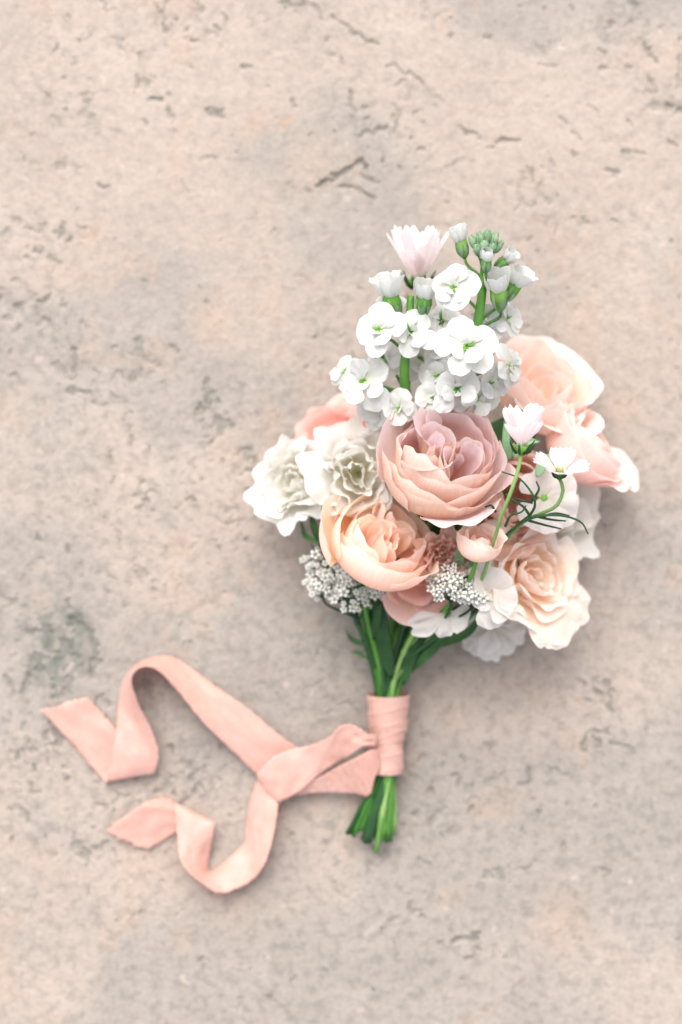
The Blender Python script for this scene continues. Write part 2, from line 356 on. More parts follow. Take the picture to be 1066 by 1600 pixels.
# ------------------------------------------------------------------ the stone
def build_stone():
    h = 0.0008
    def axis_pts(half):
        core = np.arange(-half, half + h / 2, h); out = []; s = h; x = core[-1]
        while x < 2.5: s *= 1.16; x += s; out.append(x)
        out = np.array(out); return np.concatenate([-out[::-1], core, out])
    xs, ys = axis_pts(0.235), axis_pts(0.345)
    X, Y = np.meshgrid(xs, ys, indexing='ij')
    px, py = X / K + 533, 800 - Y / K
    # wobble
    wx = px + 9 * (fbm(px / 14, py / 14, 11, 3) - 0.5) * 2; wy = py + 9 * (fbm(px / 14, py / 14, 31, 3) - 0.5) * 2
    wx2 = px + 30 * (fbm(px / 60, py / 60, 71, 3) - 0.5); wy2 = py + 30 * (fbm(px / 60, py / 60, 81, 3) - 0.5)
    # where the stone is more eaten
    dens = np.zeros_like(X)
    for cx, cy, r, a in [(130, 165, 60, .5), (60, 370, 70, .55), (60, 480, 70, .6), (215, 570, 48, .75), (338, 640, 40, .7), (115, 590, 55, .6),
                         (88, 1010, 62, 1.5), (60, 1180, 110, .85), (190, 1200, 130, .75), (300, 1225, 90, .75), (170, 860, 180, .35), (640, 1290, 80, .5),
                         (700, 1235, 70, .6), (930, 1130, 70, .6), (780, 1220, 50, .6), (600, 160, 70, .55), (960, 60, 60, .5), (1030, 150, 50, .6),
                         (470, 30, 50, .4), (230, 60, 60, .4), (840, 290, 40, .45), (350, 760, 120, .45), (640, 1430, 80, .35), (60, 1290, 90, .55),
                         (380, 640, 60, .4), (500, 1100, 90, .4), (440, 1300, 120, .35), (860, 1350, 120, .25), (90, 60, 50, .35)]:
        dens = np.maximum(dens, a * np.exp(-((wx2 - cx) ** 2 + (wy2 - cy) ** 2) / (2 * (r * .72) ** 2)))
    reg = fbm(px / 170, py / 170, 5, 3)
    dens = dens * 0.9 + 0.25 * sm(0.45, 0.75, reg)
    n1 = fbm(wx / 15, wy / 15, 101, 3); n2 = fbm(wx / 7.5, wy / 8.5, 202, 3); n3 = fbm(px / 4.5, py / 4.5, 303, 2)
    pit = sm(0.0, 0.16, n1 - (0.81 - 0.215 * dens)) * 0.9
    pit = np.maximum(pit, 0.6 * sm(0.0, 0.2, n2 - (0.80 - 0.215 * dens)))
    pit = np.maximum(pit, 0.35 * sm(0.0, 0.16, n3 - (0.83 - 0.16 * dens)))
    # features one can point at in the photograph: (polyline, half width px, depth)
    F = [([(240, 4), (250, 22), (262, 52)], 3, .9), ([(258, 2), (254, 20)], 2.5, .7), ([(190, 62), (191, 76)], 6, .9), ([(172, 58), (186, 57)], 3, .6), ([(164, 2), (170, 14)], 4, .8),
         ([(211, 120), (213, 132)], 5, 1), ([(224, 131), (231, 134)], 5, .8), ([(238, 158), (252, 156)], 4, .9), ([(259, 143), (266, 151)], 3.5, .8),
         ([(260, 172), (266, 188), (275, 184)], 3, .9), ([(328, 173), (344, 178)], 6, 1.25), ([(381, 102), (388, 103)], 5, .9), ([(334, 37), (343, 45)], 4, .9),
         ([(323, 45), (336, 62)], 4, .6), ([(312, 4), (314, 18)], 4, .7), ([(298, 61), (308, 63)], 3, .8), ([(346, 18), (349, 30)], 3, .8), ([(220, 88), (221, 95)], 3, .9),
         ([(130, 145), (148, 147)], 3, .7), ([(137, 160), (128, 178), (150, 184)], 5, .6), ([(84, 184), (98, 192)], 4, .5), ([(175, 206), (186, 203)], 4, .5),
         ([(85, 257), (102, 257)], 5, .7), ([(125, 258), (118, 268)], 4, .7), ([(156, 292), (163, 297), (173, 292)], 3, .9), ([(4, 370), (14, 355)], 4, .8), ([(24, 344), (29, 347)], 4, .7),
         ([(40, 352), (62, 362), (68, 350)], 3, .8), ([(80, 358), (92, 366), (96, 352)], 3.5, .8), ([(120, 353), (128, 356)], 3, .7), ([(222, 190), (228, 198)], 4, .7), ([(312, 250), (320, 246), (338, 250)], 3, .6),
         ([(288, 285), (296, 297)], 3, .7), ([(38, 247), (40, 250)], 3, .8),
         ([(441, 5), (462, 8), (490, 9), (505, 24)], 3.5, .8), ([(525, 31), (545, 42), (556, 53), (586, 70)], 3, .9), ([(604, 103), (636, 112), (660, 133)], 3, .7),
         ([(673, 147), (690, 160)], 4, .5), ([(549, 137), (545, 160), (552, 173)], 4, .8), ([(553, 185), (558, 200)], 4, .6), ([(565, 211), (585, 206), (601, 195)], 4, 1),
         ([(621, 165), (628, 180), (620, 200)], 4.5, .7), ([(618, 131), (632, 126)], 3.5, .7), ([(645, 175), (652, 172)], 4, .6), ([(499, 291), (503, 284), (529, 276), (550, 260), (565, 249), (574, 259)], 4.5, 1.5),
         ([(530, 294), (554, 291), (570, 298), (584, 308)], 3.5, 1.0), ([(565, 276), (593, 283)], 3.5, .8), ([(475, 299), (490, 299)], 3, .6),
         ([(717, 196), (732, 208), (749, 216)], 3.2, .9), ([(765, 228), (772, 228)], 4, .9), ([(776, 219), (806, 217)], 3.2, 1.1), ([(653, 237), (659, 236)], 4, .8), ([(624, 261), (630, 262)], 3, .8),
         ([(695, 263), (712, 258), (721, 249)], 3.5, .5), ([(456, 160), (464, 165)], 3, .9), ([(419, 133), (420, 136)], 3, .9), ([(515, 82), (518, 84)], 4, .7), ([(530, 90), (533, 98)], 3.5, .7),
         ([(760, 55), (763, 56)], 4, .9), ([(705, 54), (708, 58)], 4, .8), ([(660, 28), (668, 33)], 5, .5),
         ([(988, 4), (993, 8)], 7, 1), ([(956, 32), (955, 46)], 3.5, .9), ([(945, 48), (950, 66)], 6, .6), ([(940, 76), (950, 83)], 3, .9), ([(1004, 28), (1014, 45)], 8, .45),
         ([(1010, 66), (1013, 80), (1024, 97)], 3, .9), ([(1064, 88), (1063, 130)], 5, .8), ([(1013, 168), (1030, 166)], 9, .6), ([(1041, 165), (1047, 166)], 5, 1.1), ([(1060, 170), (1066, 176)], 7, 1.2),
         ([(1015, 123), (1026, 140)], 3.5, .7), ([(1050, 222), (1064, 226)], 2.5, .9), ([(974, 236), (984, 236)], 4, 1), ([(976, 248), (980, 252)], 6, .4), ([(996, 237), (1002, 238)], 3.5, .7),
         ([(948, 267), (962, 272)], 4, .9), ([(954, 277), (960, 278)], 6, .5), ([(823, 260), (829, 268), (832, 286)], 4, .8), ([(815, 268), (820, 285)], 3, .5), ([(848, 305), (860, 318)], 5, .6), ([(817, 295), (812, 320), (802, 330)], 3, .5),
         ([(818, 312), (838, 325)], 2.5, .6), ([(797, 370), (812, 376)], 6, .35), ([(867, 252), (873, 262)], 4, .6), ([(896, 6), (899, 14)], 3.5, .9), ([(942, 103), (949, 104)], 4, .9), ([(858, 62), (858, 72)], 3, .6), ([(840, 70), (848, 80)], 4, .6),
         ([(845, 98), (868, 101)], 2.5, .6), ([(880, 183), (884, 186)], 3.5, .8), ([(978, 188), (985, 196)], 3, .7), ([(922, 165), (940, 180)], 2.5, .5), ([(891, 209), (906, 215)], 3, .7),
         ([(64, 474), (76, 464)], 5, 1.2), ([(27, 476), (36, 474), (35, 486)], 4.5, 1), ([(58, 508), (66, 498), (76, 506)], 5, .9), ([(92, 478), (99, 480)], 4, .7), ([(130, 502), (136, 510)], 3, .6),
         ([(121, 548), (114, 588)], 3, .9), ([(90, 568), (104, 590)], 5, .7), ([(110, 610), (138, 616)], 5, 1.1), ([(20, 585), (30, 604)], 4, .8), ([(215, 532), (219, 558), (236, 566)], 6, .8), ([(192, 580), (208, 598), (222, 580)], 6, .8),
         ([(235, 552), (247, 575)], 4, .6), ([(268, 541), (280, 546)], 4, .9), ([(151, 575), (158, 581)], 3, .8), ([(326, 600), (328, 622)], 6, 1), ([(338, 652), (342, 676), (352, 660)], 6, 1), ([(325, 470), (328, 476)], 5, .7), ([(195, 660), (201, 672)], 5, .6), ([(206, 688), (210, 694)], 4, .7),
         ([(265, 712), (268, 714)], 4, .7), ([(170, 716), (178, 720)], 4, .8), ([(212, 772), (224, 752)], 3, .8), ([(222, 771), (240, 771)], 3, .8), ([(175, 619), (181, 621)], 3.5, .8), ([(75, 403), (96, 408)], 3, .7), ([(224, 437), (229, 438)], 3, .8),
         ([(310, 790), (314, 800)], 5, .6), ([(20, 437), (26, 440)], 4, .7), ([(116, 330), (122, 326)], 3, .5),
         ([(112, 968), (142, 990), (148, 1020), (146, 1060)], 6, 1.2), ([(40, 990), (62, 990)], 5, 1), ([(44, 1025), (76, 1030)], 7, .9), ([(80, 1075), (92, 1090)], 5, 1), ([(108, 1060), (104, 1085)], 5, 1), ([(50, 1058), (36, 1080)], 5, .9), ([(100, 1000), (96, 1030)], 8, .8),
         ([(160, 1090), (172, 1105)], 6, 1), ([(232, 1070), (236, 1110)], 7, .9), ([(10, 1060), (20, 1080)], 5, .9),
         ([(118, 1318), (128, 1334), (140, 1342)], 6, 1.1), ([(142, 1328), (162, 1324)], 5, .9), ([(190, 1212), (212, 1212)], 4, .8), ([(45, 1225), (50, 1235), (60, 1238)], 5, .8), ([(26, 1262), (46, 1276)], 5, .8), ([(145, 1262), (165, 1265)], 4, .8),
         ([(246, 1240), (262, 1226)], 5, 1), ([(282, 1258), (296, 1250)], 5, .9), ([(305, 1242), (308, 1232)], 3, .9), ([(338, 1216), (346, 1220)], 4, .9), ([(285, 1190), (298, 1196)], 5, .9),
         ([(707, 1471), (730, 1466), (749, 1461)], 4, 1.3), ([(728, 1494), (744, 1492)], 3.5, .8), ([(644, 1428), (656, 1424)], 5, .8), ([(610, 1446), (622, 1434)], 4, .6), ([(565, 1452), (600, 1430)], 5, .4), ([(766, 1481), (770, 1480)], 3, .7), ([(790, 1496), (796, 1500)], 3, .7),
         ([(662, 1350), (668, 1352)], 4.5, .7), ([(652, 1346), (655, 1347)], 3, .7), ([(945, 1068), (955, 1078), (950, 1096), (958, 1112)], 3.5, 1.1), ([(934, 1080), (937, 1084)], 4, 1), ([(936, 1060), (940, 1068)], 4, .7),
         ([(912, 1165), (917, 1152), (928, 1144), (946, 1147)], 3.5, 1.1), ([(930, 1150), (934, 1168)], 3.5, 1), ([(910, 1174), (914, 1175)], 4, .9), ([(957, 1163), (977, 1169), (990, 1180)], 3, .9), ([(828, 1206), (826, 1218), (815, 1228)], 4.5, 1), ([(854, 1196), (868, 1206), (888, 1208)], 2.8, .9),
         ([(770, 1220), (790, 1208), (798, 1240)], 4, .6), ([(730, 1248), (745, 1252)], 4, .6), ([(674, 1282), (690, 1268)], 8, .7), ([(710, 1212), (716, 1226)], 4, .9), ([(708, 1290), (702, 1310)], 4, .7), ([(902, 1065), (916, 1070)], 3, .8), ([(741, 1293), (744, 1296)], 4, .8), ([(815, 1301), (820, 1304)], 4, .7),
         ([(763, 1364), (767, 1366)], 4, .8), ([(779, 1366), (784, 1376)], 4, .8), ([(808, 1360), (828, 1358)], 3, .6), ([(940, 1362), (954, 1364)], 3, .7), ([(760, 1162), (764, 1165)], 4, .8), ([(842, 1268), (845, 1269)], 3.5, .8), ([(835, 1249), (838, 1249)], 3, .8),
         ([(488, 1162), (500, 1168)], 5, .6), ([(540, 1100), (548, 1104)], 4, .7), ([(480, 1085), (492, 1070)], 4, .5), ([(588, 1335), (598, 1336)], 4, .8), ([(505, 1288), (516, 1294)], 7, .6), ([(640, 1205), (650, 1215)], 6, .7), ([(655, 1150), (662, 1146)], 5, .8)]
    for line, w, dp in F:
        L = np.array(line, float)
        x0, x1 = L[:, 0].min() - 3*w - 12, L[:, 0].max() + 3*w + 12; y0, y1 = L[:, 1].min() - 3*w - 12, L[:, 1].max() + 3*w + 12
        ix = np.where((xs / K + 533 > x0) & (xs / K + 533 < x1))[0]; iy = np.where((800 - ys / K > y0) & (800 - ys / K < y1))[0]
        if not len(ix) or not len(iy): continue
        sl = np.ix_(ix, iy); qx, qy = wx[sl], wy[sl]; dm = np.full(qx.shape, 1e9)
        for a, b in zip(L[:-1], L[1:]):
            ab = b - a; t = np.clip(((qx - a[0]) * ab[0] + (qy - a[1]) * ab[1]) / (ab @ ab + 1e-9), 0, 1)
            dm = np.minimum(dm, np.hypot(qx - a[0] - t*ab[0], qy - a[1] - t*ab[1]))
        pit[sl] = np.maximum(pit[sl], dp * .85 * (1 - sm(w * 0.35, w * 1.45, dm)) * (.55 + .9 * n3[sl]))
    relief = 0.0016 * (fbm(px / 120, py / 120, 400, 3) - 0.5) + 0.0007 * (fbm(px / 22, py / 22, 410, 3) - 0.5) + 0.00035 * (fbm(px / 6, py / 6, 420, 2) - 0.5)
    fade = np.exp(-np.maximum(0, np.maximum(np.abs(X) - 0.3, np.abs(Y) - 0.45)) * 8)
    bowl = 0.0015 * sm(0.35, 1.3, dens)
    Z = relief - 0.0018 * pit * fade - bowl * fade - 0.0006
    dirt_shade = np.clip(0.54 * sm(0.08, 1.0, pit) * (0.55 + 0.9 * fbm(px / 25, py / 25, 515, 2)), 0, 0.92)  # follows pit depth: grime plus the shade of the hollows painted in
    stain = np.exp(-(((wx2 - 92) / 58) ** 2 + ((wy2 - 1015) / 72) ** 2) ** 2) * sm(.28, .55, fbm(wx / 18, wy / 18, 909, 3))
    dirt_shade = np.clip(dirt_shade + 0.95 * stain, 0, 0.95)
    grey = np.clip(sm(0.42, 0.66, fbm(wx2 / 260, wy2 / 260, 611, 4) + 0.00022 * (py - 620)), 0, 1)  # natural grey zones, plus light falloff towards the bottom painted in as grey
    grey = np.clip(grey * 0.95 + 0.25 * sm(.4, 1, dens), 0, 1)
    warm = 0.22 * sm(0.62, 0.80, fbm(wx2 / 70, wy2 / 70, 700, 3))
    for cx, cy, r, a in [(447, 193, 14, .75), (400, 190, 26, .4), (145, 370, 24, .45), (330, 500, 40, .35), (490, 260, 70, .25), (880, 1440, 60, .3), (905, 1095, 9, .5), (415, 735, 14, .5), (265, 1350, 40, .2), (380, 1430, 70, .15)]:
        warm = np.maximum(warm, a * np.exp(-((wx - cx) ** 2 + (wy - cy) ** 2) / (2 * (r * .6) ** 2)))
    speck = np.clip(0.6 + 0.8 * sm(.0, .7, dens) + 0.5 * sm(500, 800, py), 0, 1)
    nx, ny = X.shape
    V = np.stack([X, Y, Z], -1).reshape(-1, 3).astype(np.float32)
    idx = np.arange(nx * ny).reshape(nx, ny)
    Q = np.stack([idx[:-1, :-1], idx[1:, :-1], idx[1:, 1:], idx[:-1, 1:]], -1).reshape(-1, 4)
    me = bpy.data.meshes.new('stone_ground')
    me.vertices.add(len(V)); me.vertices.foreach_set('co', V.ravel())
    me.loops.add(Q.size); me.loops.foreach_set('vertex_index', Q.ravel().astype(np.int32))
    me.polygons.add(len(Q)); me.polygons.foreach_set('loop_start', np.arange(0, Q.size, 4, dtype=np.int32))
    me.polygons.foreach_set('use_smooth', np.ones(len(Q), bool))
    me.update(calc_edges=True)
    a = me.attributes.new('pet', 'FLOAT_COLOR', 'POINT')
    a.data.foreach_set('color', np.stack([dirt_shade, grey, warm, speck], -1).reshape(-1).astype(np.float32))
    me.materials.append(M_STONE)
    o = link('stone_ground', me); o['kind'] = 'structure'; o['label'] = 'weathered pinkish beige limestone with dark pits and cracks'
build_stone()

# ------------------------------------------------------------------ stems
BT, BB = (607, 1084, 0.0165), (604, 1208, 0.0150)       # wrap: top and bottom of the handle
def stem_path(base, axis, bx, bh, ex, ey, eh=0.012, lead=0.35, up=0.35, n=26):
    """flower base -> handle -> cut end.  bx, bh in -1..1 place the stem inside the handle"""
    r = 0.0080
    t = P(*BT) + np.array([bx * r, 0, bh * r]); b = P(*BB) + np.array([bx * r * 0.74, 0, bh * r * 0.74])
    e = P(ex, ey, eh)
    L = np.linalg.norm(base - t)
    c = bez(base, base - unit(axis) * L * lead, t + np.array([(base - t)[0] * 0.12, L * up, (base - t)[2] * 0.15]), t, n)
    low = catmull([t, b, (b * 0.45 + e * 0.55) + np.array([0, 0, 0.0008]), e], 12)
    pts = np.vstack([c[:-1], low]); pts[:, 2] = np.maximum(pts[:, 2], 0.003)
    return pts

def add_stem(parent, base, axis, bx, bh, ex, ey, r=0.0021, mat=None, eh=0.012, **kw):
    pts = stem_path(np.asarray(base, float), axis, bx, bh, ex, ey + 9 * math.sin(ex * 2.3), .011 + .005 * bh, **kw)
    r = r * (.82 + .22 * math.sin(ex * 1.37 + ey))
    rr = r * (1 + 0.10 * np.sin(np.arange(len(pts)) * 1.7 + ex)); rr[len(rr) * 2 // 5] *= 1.35; rr[-4 - int(ex) % 4] *= 1.28; rr[-1] *= 1.06
    V, F = tube(pts, rr, 8)
    mi = [0] * len(F); mi[-1] = 1
    return mesh_obj('stem', V, F, None, parent, mats=[mat or (M_STEM3 if int(ex) % 7 == 0 else (M_STEM, M_STEM2)[int(ex) % 2]), M_CUT], midx=mi)

GRP_ROSE, GRP = 'garden roses in the bouquet', None

# ------------------------------------------------------------------ roses
def wob(U, Vv, rng, k=3):
    s = 0
    for _ in range(k):
        s = s + rng.uniform(-1, 1) * np.sin(U * rng.uniform(1.5, 5) + rng.uniform(0, 6.3)) * np.cos(Vv * rng.uniform(1, 4) + rng.uniform(0, 6.3))
    return s / k

def cup_petal(rng, th0, span, R, H, op, curl=0.0, ruffle=0.02, spiral=0.05, fold=0.0, rnd=0.22, belly=1.0, z0=0.0, nu=21, nv=14, notch=0.0, point=0.0):
    u = np.linspace(-1, 1, nu); v = np.linspace(0, 1, nv); U, Vv = np.meshgrid(u, v, indexing='ij')
    ve = Vv * (1 - rnd * np.abs(U) ** 2.6 - notch * np.exp(-(U / 0.22) ** 2) + point * np.exp(-(U / 0.25) ** 2))
    a = span * (0.38 + 0.62 * sm(0.0, 0.62, Vv))
    p0, p1, p2, p3 = np.array([0.10 * R, 0]), np.array([R * belly * 1.05, 0.02 * H]), np.array([R * (belly * .55 + .5), 0.68 * H]), np.array([R * op, H])
    T = np.clip(ve, 0, 1.2)[..., None]
    q = (1-T)**3*p0 + 3*(1-T)**2*T*p1 + 3*(1-T)*T*T*p2 + T**3*p3
    r, z = q[..., 0], q[..., 1] + z0
    c = sm(0.70, 1.0, ve) ** 1.6
    r = r + curl * R * c; z = z - abs(curl) * 0.42 * R * c * c
    r = r * (1 + spiral * U) - fold * R * np.abs(U) ** 2.2 * sm(0.15, 0.8, Vv)
    w = wob(U * 1.4, Vv * 1.6, rng, 4)
    r = r + ruffle * w * (0.35 + 1.6 * Vv ** 3)
    z = z + ruffle * 0.9 * wob(U * 2.6, Vv, rng, 3) * Vv ** 3
    ed = sm(.72, 1.0, np.maximum(Vv, np.abs(U) * .97)) * sm(.25, .6, Vv)
    f1, f2, q1, q2 = rng.uniform(5, 9), rng.uniform(10, 15), rng.uniform(0, 6.3), rng.uniform(0, 6.3)
    cr = (np.sin(U * f1 + q1) + .55 * np.sin(U * f2 + Vv * 5 + q2)) * ed * ruffle * .42
    r = r + cr; z = z - .35 * cr + .25 * ruffle * np.sin(U * f2 * .8 + q1) * ed
    th = th0 + U * a + 0.10 * span * wob(U, Vv, rng, 2) * Vv
    return np.stack([r * np.cos(th), r * np.sin(th), z], -1)

GARDEN = [  # n, R, H, open, span, curl, ruffle, fold   (the quartered heart is added separately)
    (5, .60, .93, .62, .80, .02, .05, .14),
    (5, .76, .92, .78, .80, .05, .05, .06),
    (5, .90, .86, .95, .82, .12, .05, .0),
    (4, 1.0, .76, 1.10, .88, .20, .05, .0)]

def warp(g, ph, amp):
    """bends a whole flower a little so that no ring stays a circle"""
    x, y, z = g[..., 0], g[..., 1], g[..., 2]
    dx = np.sin(2.3*y + 1.7*z + ph[0]) + .6*np.sin(4.1*y - 2.6*z + 3.0*x + ph[1])
    dy = np.sin(2.6*x - 1.5*z + ph[2]) + .6*np.sin(4.4*x + 2.2*z - 2.8*y + ph[3])
    dz = np.sin(2.4*x + 2.1*y + ph[4]) * .7
    return g + amp * np.stack([dx, dy, dz], -1) * np.clip(z, 0, 1)[..., None]

def rose(name, label, px, py, h, axis, Rpx, mat, rings=GARDEN, seed=1, roll=0.0, stem=(0, 0, 590, 1300), hgt=1.0, group=GRP_ROSE, cat='rose',
         smat=None, spiral=0.06, extra=(), lead=0.30, t=0.00026, jitter=1.0, stem_r=0.0023, heart=0, amp=.06):
    rng = np.random.RandomState(seed); ph = rng.uniform(0, 6.28, 5)
    c = P(px, py, h); R = Rpx * K * (D - h) / D; Mx = basis(axis, roll)
    base = c - unit(axis) * R * 0.45 * hgt
    th = thing(name, label, cat, base, group)
    def put(g, m=None): petal('petal', (warp(g, ph, amp) * R) @ Mx.T, m or mat, th, t)
    o0 = rng.uniform(0, 6.28)
    for q in range(heart):       # quartered heart: nests of folded petals leaning against each other
        aq = o0 + 2 * math.pi * q / heart + rng.uniform(-.25, .25); cx, cy = .40 * math.cos(aq), .40 * math.sin(aq)
        turn = aq + math.pi + rng.uniform(-.9, .9)
        for j, (r, H) in enumerate(((.17, .98), (.29, 1.03), (.42, 1.04))):
            for side in ((0,) if j in (0,) else (-1, 1)):
                g = cup_petal(rng, turn + side * rng.uniform(.75, 1.15) + rng.uniform(-.2, .2), rng.uniform(.85, 1.25), r * rng.uniform(.9, 1.12), H * hgt * rng.uniform(.9, 1.08), rng.uniform(.65, 1.05),
                              rng.uniform(.05, .38), .030, rng.uniform(-.1, .12), 0, rnd=rng.uniform(.2, .34))
                zz = np.clip(g[..., 2], 0, 1)
                g[..., 0] += cx * (.35 + .65 * zz); g[..., 1] += cy * (.35 + .65 * zz)
                put(g)
    for (n, r, H, op, span, curl, ruf, fold) in rings:
        o = rng.uniform(0, 6.28)
        for i in range(n):
            th0 = o + 2 * math.pi * i / n + rng.uniform(-.2, .2) * jitter
            put(cup_petal(rng, th0, span * rng.uniform(.85, 1.15), r * rng.uniform(.92, 1.08), H * hgt * rng.uniform(.86, 1.08), op * rng.uniform(.88, 1.12),
                          curl * rng.uniform(.1, 1.7), ruf, spiral * rng.uniform(-.4, 1.6), fold * rng.uniform(.3, 1.5), rnd=rng.uniform(.14, .3), point=rng.uniform(0, .07)))
    for e in extra:      # single petals placed by hand: th0 (deg), span, R, H, open, curl
        put(cup_petal(rng, math.radians(e[0]), e[1], e[2], e[3] * hgt, e[4], e[5], e[6] if len(e) > 6 else .06, 0.03, 0, rnd=.2))
    V, F = revolve([(0.05*R, -0.16*R), (0.16*R, -0.12*R), (0.20*R, -.03*R), (0.12*R, -.01*R), (0.02*R, .0)], 10, M=Mx)
    mesh_obj('calyx', V, F, M_CALYX, th)
    st = add_stem(th, base - unit(axis) * R * .1, axis, *stem, r=stem_r, mat=smat, lead=lead); st.location = -base
    return th

CUP = [(5, .82, .92, .82, .90, .04, .05, .05), (5, .92, .86, .88, .90, .06, .06, .0), (4, 1.0, .78, .92, .95, .06, .06, .0)]
rose('rose', 'large dusty mauve rose with beige outer petals, fullest bloom of the bouquet', 690, 725, 0.100, (0.05, 0.60, 0.77), 92, M_MAUVE,
     seed=4, roll=0.0, stem=(0.05, .75, 588, 1322), hgt=1.30, heart=3, rings=CUP,
     extra=[(250, .80, 1.05, .70, .98, .04, .06), (290, .70, 1.08, .52, 1.10, .16, .08), (205, .6, 1.05, .78, 1.0, .06, .06), (325, .6, 1.07, .66, 1.04, .10, .07)])
rose('rose', 'peach rose tucked below the mauve rose, its cup turned sideways', 592, 855, 0.084, (0.34, 0.62, 0.64), 84, M_PEACH,
     seed=9, roll=0, stem=(-.45, .55, 572, 1312), hgt=1.0, heart=3, amp=.05,
     rings=[(5, .78, .94, .78, .88, .03, .05, .06), (4, .92, .88, .85, .95, .03, .04, .0)],
     extra=[(258, 1.0, 1.03, .88, .84, .02, .03), (178, .70, 1.20, .92, 1.05, .06, .03), (318, .62, 1.05, .84, .95, .10, .05), (60, .8, 1.0, .82, 1.0, .1, .05), (112, .8, 1.0, .72, .95, .05, .04)])
OPEN = [(2, .20, .66, .8, 1.4, .05, .06, .0), (3, .44, .74, .92, 1.2, .10, .08, .10),
        (4, .72, .76, 1.04, .95, .18, .11, .0), (5, .88, .70, 1.12, .80, .24, .12, .0), (5, 1.0, .56, 1.25, .74, .30, .13, .0)]
rose('rose', 'ruffled cream and peach rose with wavy pale petal edges, beside white sweet peas', 838, 897, 0.066, (0.52, 0.12, 0.78), 66, M_CREAM,
     rings=OPEN, seed=23, roll=.3, amp=.15, stem=(.6, .3, 603, 1300), hgt=1.0, extra=[(285, .45, 1.15, .45, 1.40, .25, .10), (312, .4, 1.15, .42, 1.45, .2, .1)])
LOOSE = [(2, .28, .78, .7, 1.5, .05, .06, .1), (3, .55, .88, .85, 1.3, .06, .07, .05), (4, .85, .90, .95, 1.0, .10, .08, 0), (4, 1.02, .78, 1.05, .95, .16, .09, 0)]
rose('rose', 'loose blush and apricot rose beside the white stock spikes', 844, 616, 0.044, (0.22, 0.62, 0.62), 74, M_BLUSH,
     rings=LOOSE, seed=33, roll=0, stem=(.4, -.5, 610, 1306), hgt=1.15, lead=.22, amp=.12,
     extra=[(100, .7, 1.1, .8, 1.15, .1, .06), (40, .7, 1.12, .8, 1.2, .15, .07), (265, .8, 1.05, .85, .9, .05, .05)])
rose('rose', 'pale pink rose at the outer edge with its broad outer petals spread', 900, 702, 0.050, (0.70, 0.55, 0.42), 62, M_PALE,
     rings=[(2, .3, .95, .7, 1.5, .02, .04, .0), (3, .6, 1.05, .75, 1.3, .03, .05, .05), (4, .85, 1.05, .86, 1.0, .06, .06, 0), (3, 1.0, .98, .95, 1.1, .12, .07, 0)],
     extra=[(262, .95, 1.06, 1.12, .92, .04, .04), (5, .62, 1.12, .95, 1.5, .22, .09), (330, .6, 1.1, .9, 1.25, .15, .07)],
     seed=41, roll=0, stem=(.75, -.3, 616, 1296), hgt=1.25, lead=.22, amp=.07)
rose('rose', 'salmon pink rose half hidden behind the ivory lisianthus', 520, 692, 0.027, (-.35, 0.5, 0.75), 62, M_PINK, rings=OPEN, seed=52, roll=.5,
     stem=(-.7, -.4, 556, 1300), lead=.22)
rose('rose', 'dusty beige rose peeking out under the mauve rose and thin cosmos stem', 800, 772, 0.070, (.35, -.05, .9), 70, M_DUSTY, seed=61, roll=.2,
     stem=(.35, .35, 598, 1316), hgt=.9)
rose('spray_rose', 'small frilly dark centred dusty spray rose between peach rose and pink rosebud', 692, 868, 0.082, (.2, .1, .95), 34, M_DUSTY,
     rings=[(4, .2, .6, .8, 1.1, .05, .14, .2), (5, .45, .66, .9, .9, .1, .18, .2), (6, .7, .66, 1.05, .8, .2, .2, .1), (6, .95, .55, 1.25, .7, .3, .2, 0)], seed=66, stem=(.0, .1, 580, 1300), stem_r=.0016, group=None)
BUD = [(3, .3, .9, .4, 1.5, 0, .03, 0), (4, .55, 1.1, .5, 1.2, 0, .04, .1), (4, .8, 1.25, .62, 1.05, .05, .05, 0), (4, 1.0, 1.25, .85, .95, .2, .07, 0)]
rose('rosebud', 'half open pink rosebud beneath the mauve rose', 748, 856, 0.104, (.10, .80, .50), 36, M_BLUSH, rings=BUD, seed=71, stem=(.15, .5, 594, 1310), stem_r=.0016, group=None, cat='rosebud')
rose('rose', 'pink rose mostly hidden beneath the peach rose, one broad petal hanging out', 652, 898, 0.070, (-.02, -.25, .95), 52, M_PINK,
     rings=[(4, .4, .6, .8, 1.1, .05, .05, 0), (5, .75, .66, .9, .9, .1, .05, 0)], seed=81, roll=0, stem=(-.1, 0, 575, 1295),
     extra=[(262, .85, 1.12, .55, 1.35, .05, .03), (300, .6, 1.0, .45, 1.3, .1, .05), (215, .5, .95, .4, 1.1, .1, .05)])

# ------------------------------------------------------------------ lisianthus
LIS = [(3, .30, .92, .70, 1.3, .05, .10, 0), (4, .52, .92, .95, 1.1, .12, .17, .05), (5, .74, .88, 1.08, 1.0, .2, .22, 0), (5, .95, .72, 1.28, .90, .28, .24, 0)]
GL = 'ivory lisianthus blooms'
rose('lisianthus', 'ruffled ivory lisianthus at the bouquet edge, petals fanned open sideways', 462, 754, 0.050, (-.40, .15, .85), 52, M_IVORY, rings=LIS, seed=102, roll=.4, stem=(-.85, 0, 548, 1308), group=GL, cat='lisianthus', lead=.25, amp=.13, t=.00022)
rose('lisianthus', 'ivory lisianthus with yellow green throat, between salmon rose and mauve rose', 560, 738, 0.074, (.05, .06, .98), 56, M_IVORY, rings=LIS, seed=117, roll=1.4, stem=(-.5, .1, 562, 1306), group=GL, cat='lisianthus', lead=.25, amp=.13, t=.00022)
rose('lisianthus', 'creamy white lisianthus half covered by the ruffled cream rose', 856, 816, 0.034, (.35, .1, .9), 62, M_IVORY, rings=LIS, seed=123, roll=.4, stem=(.7, .0, 612, 1302), group=GL, cat='lisianthus', lead=.25, amp=.13, t=.00022)

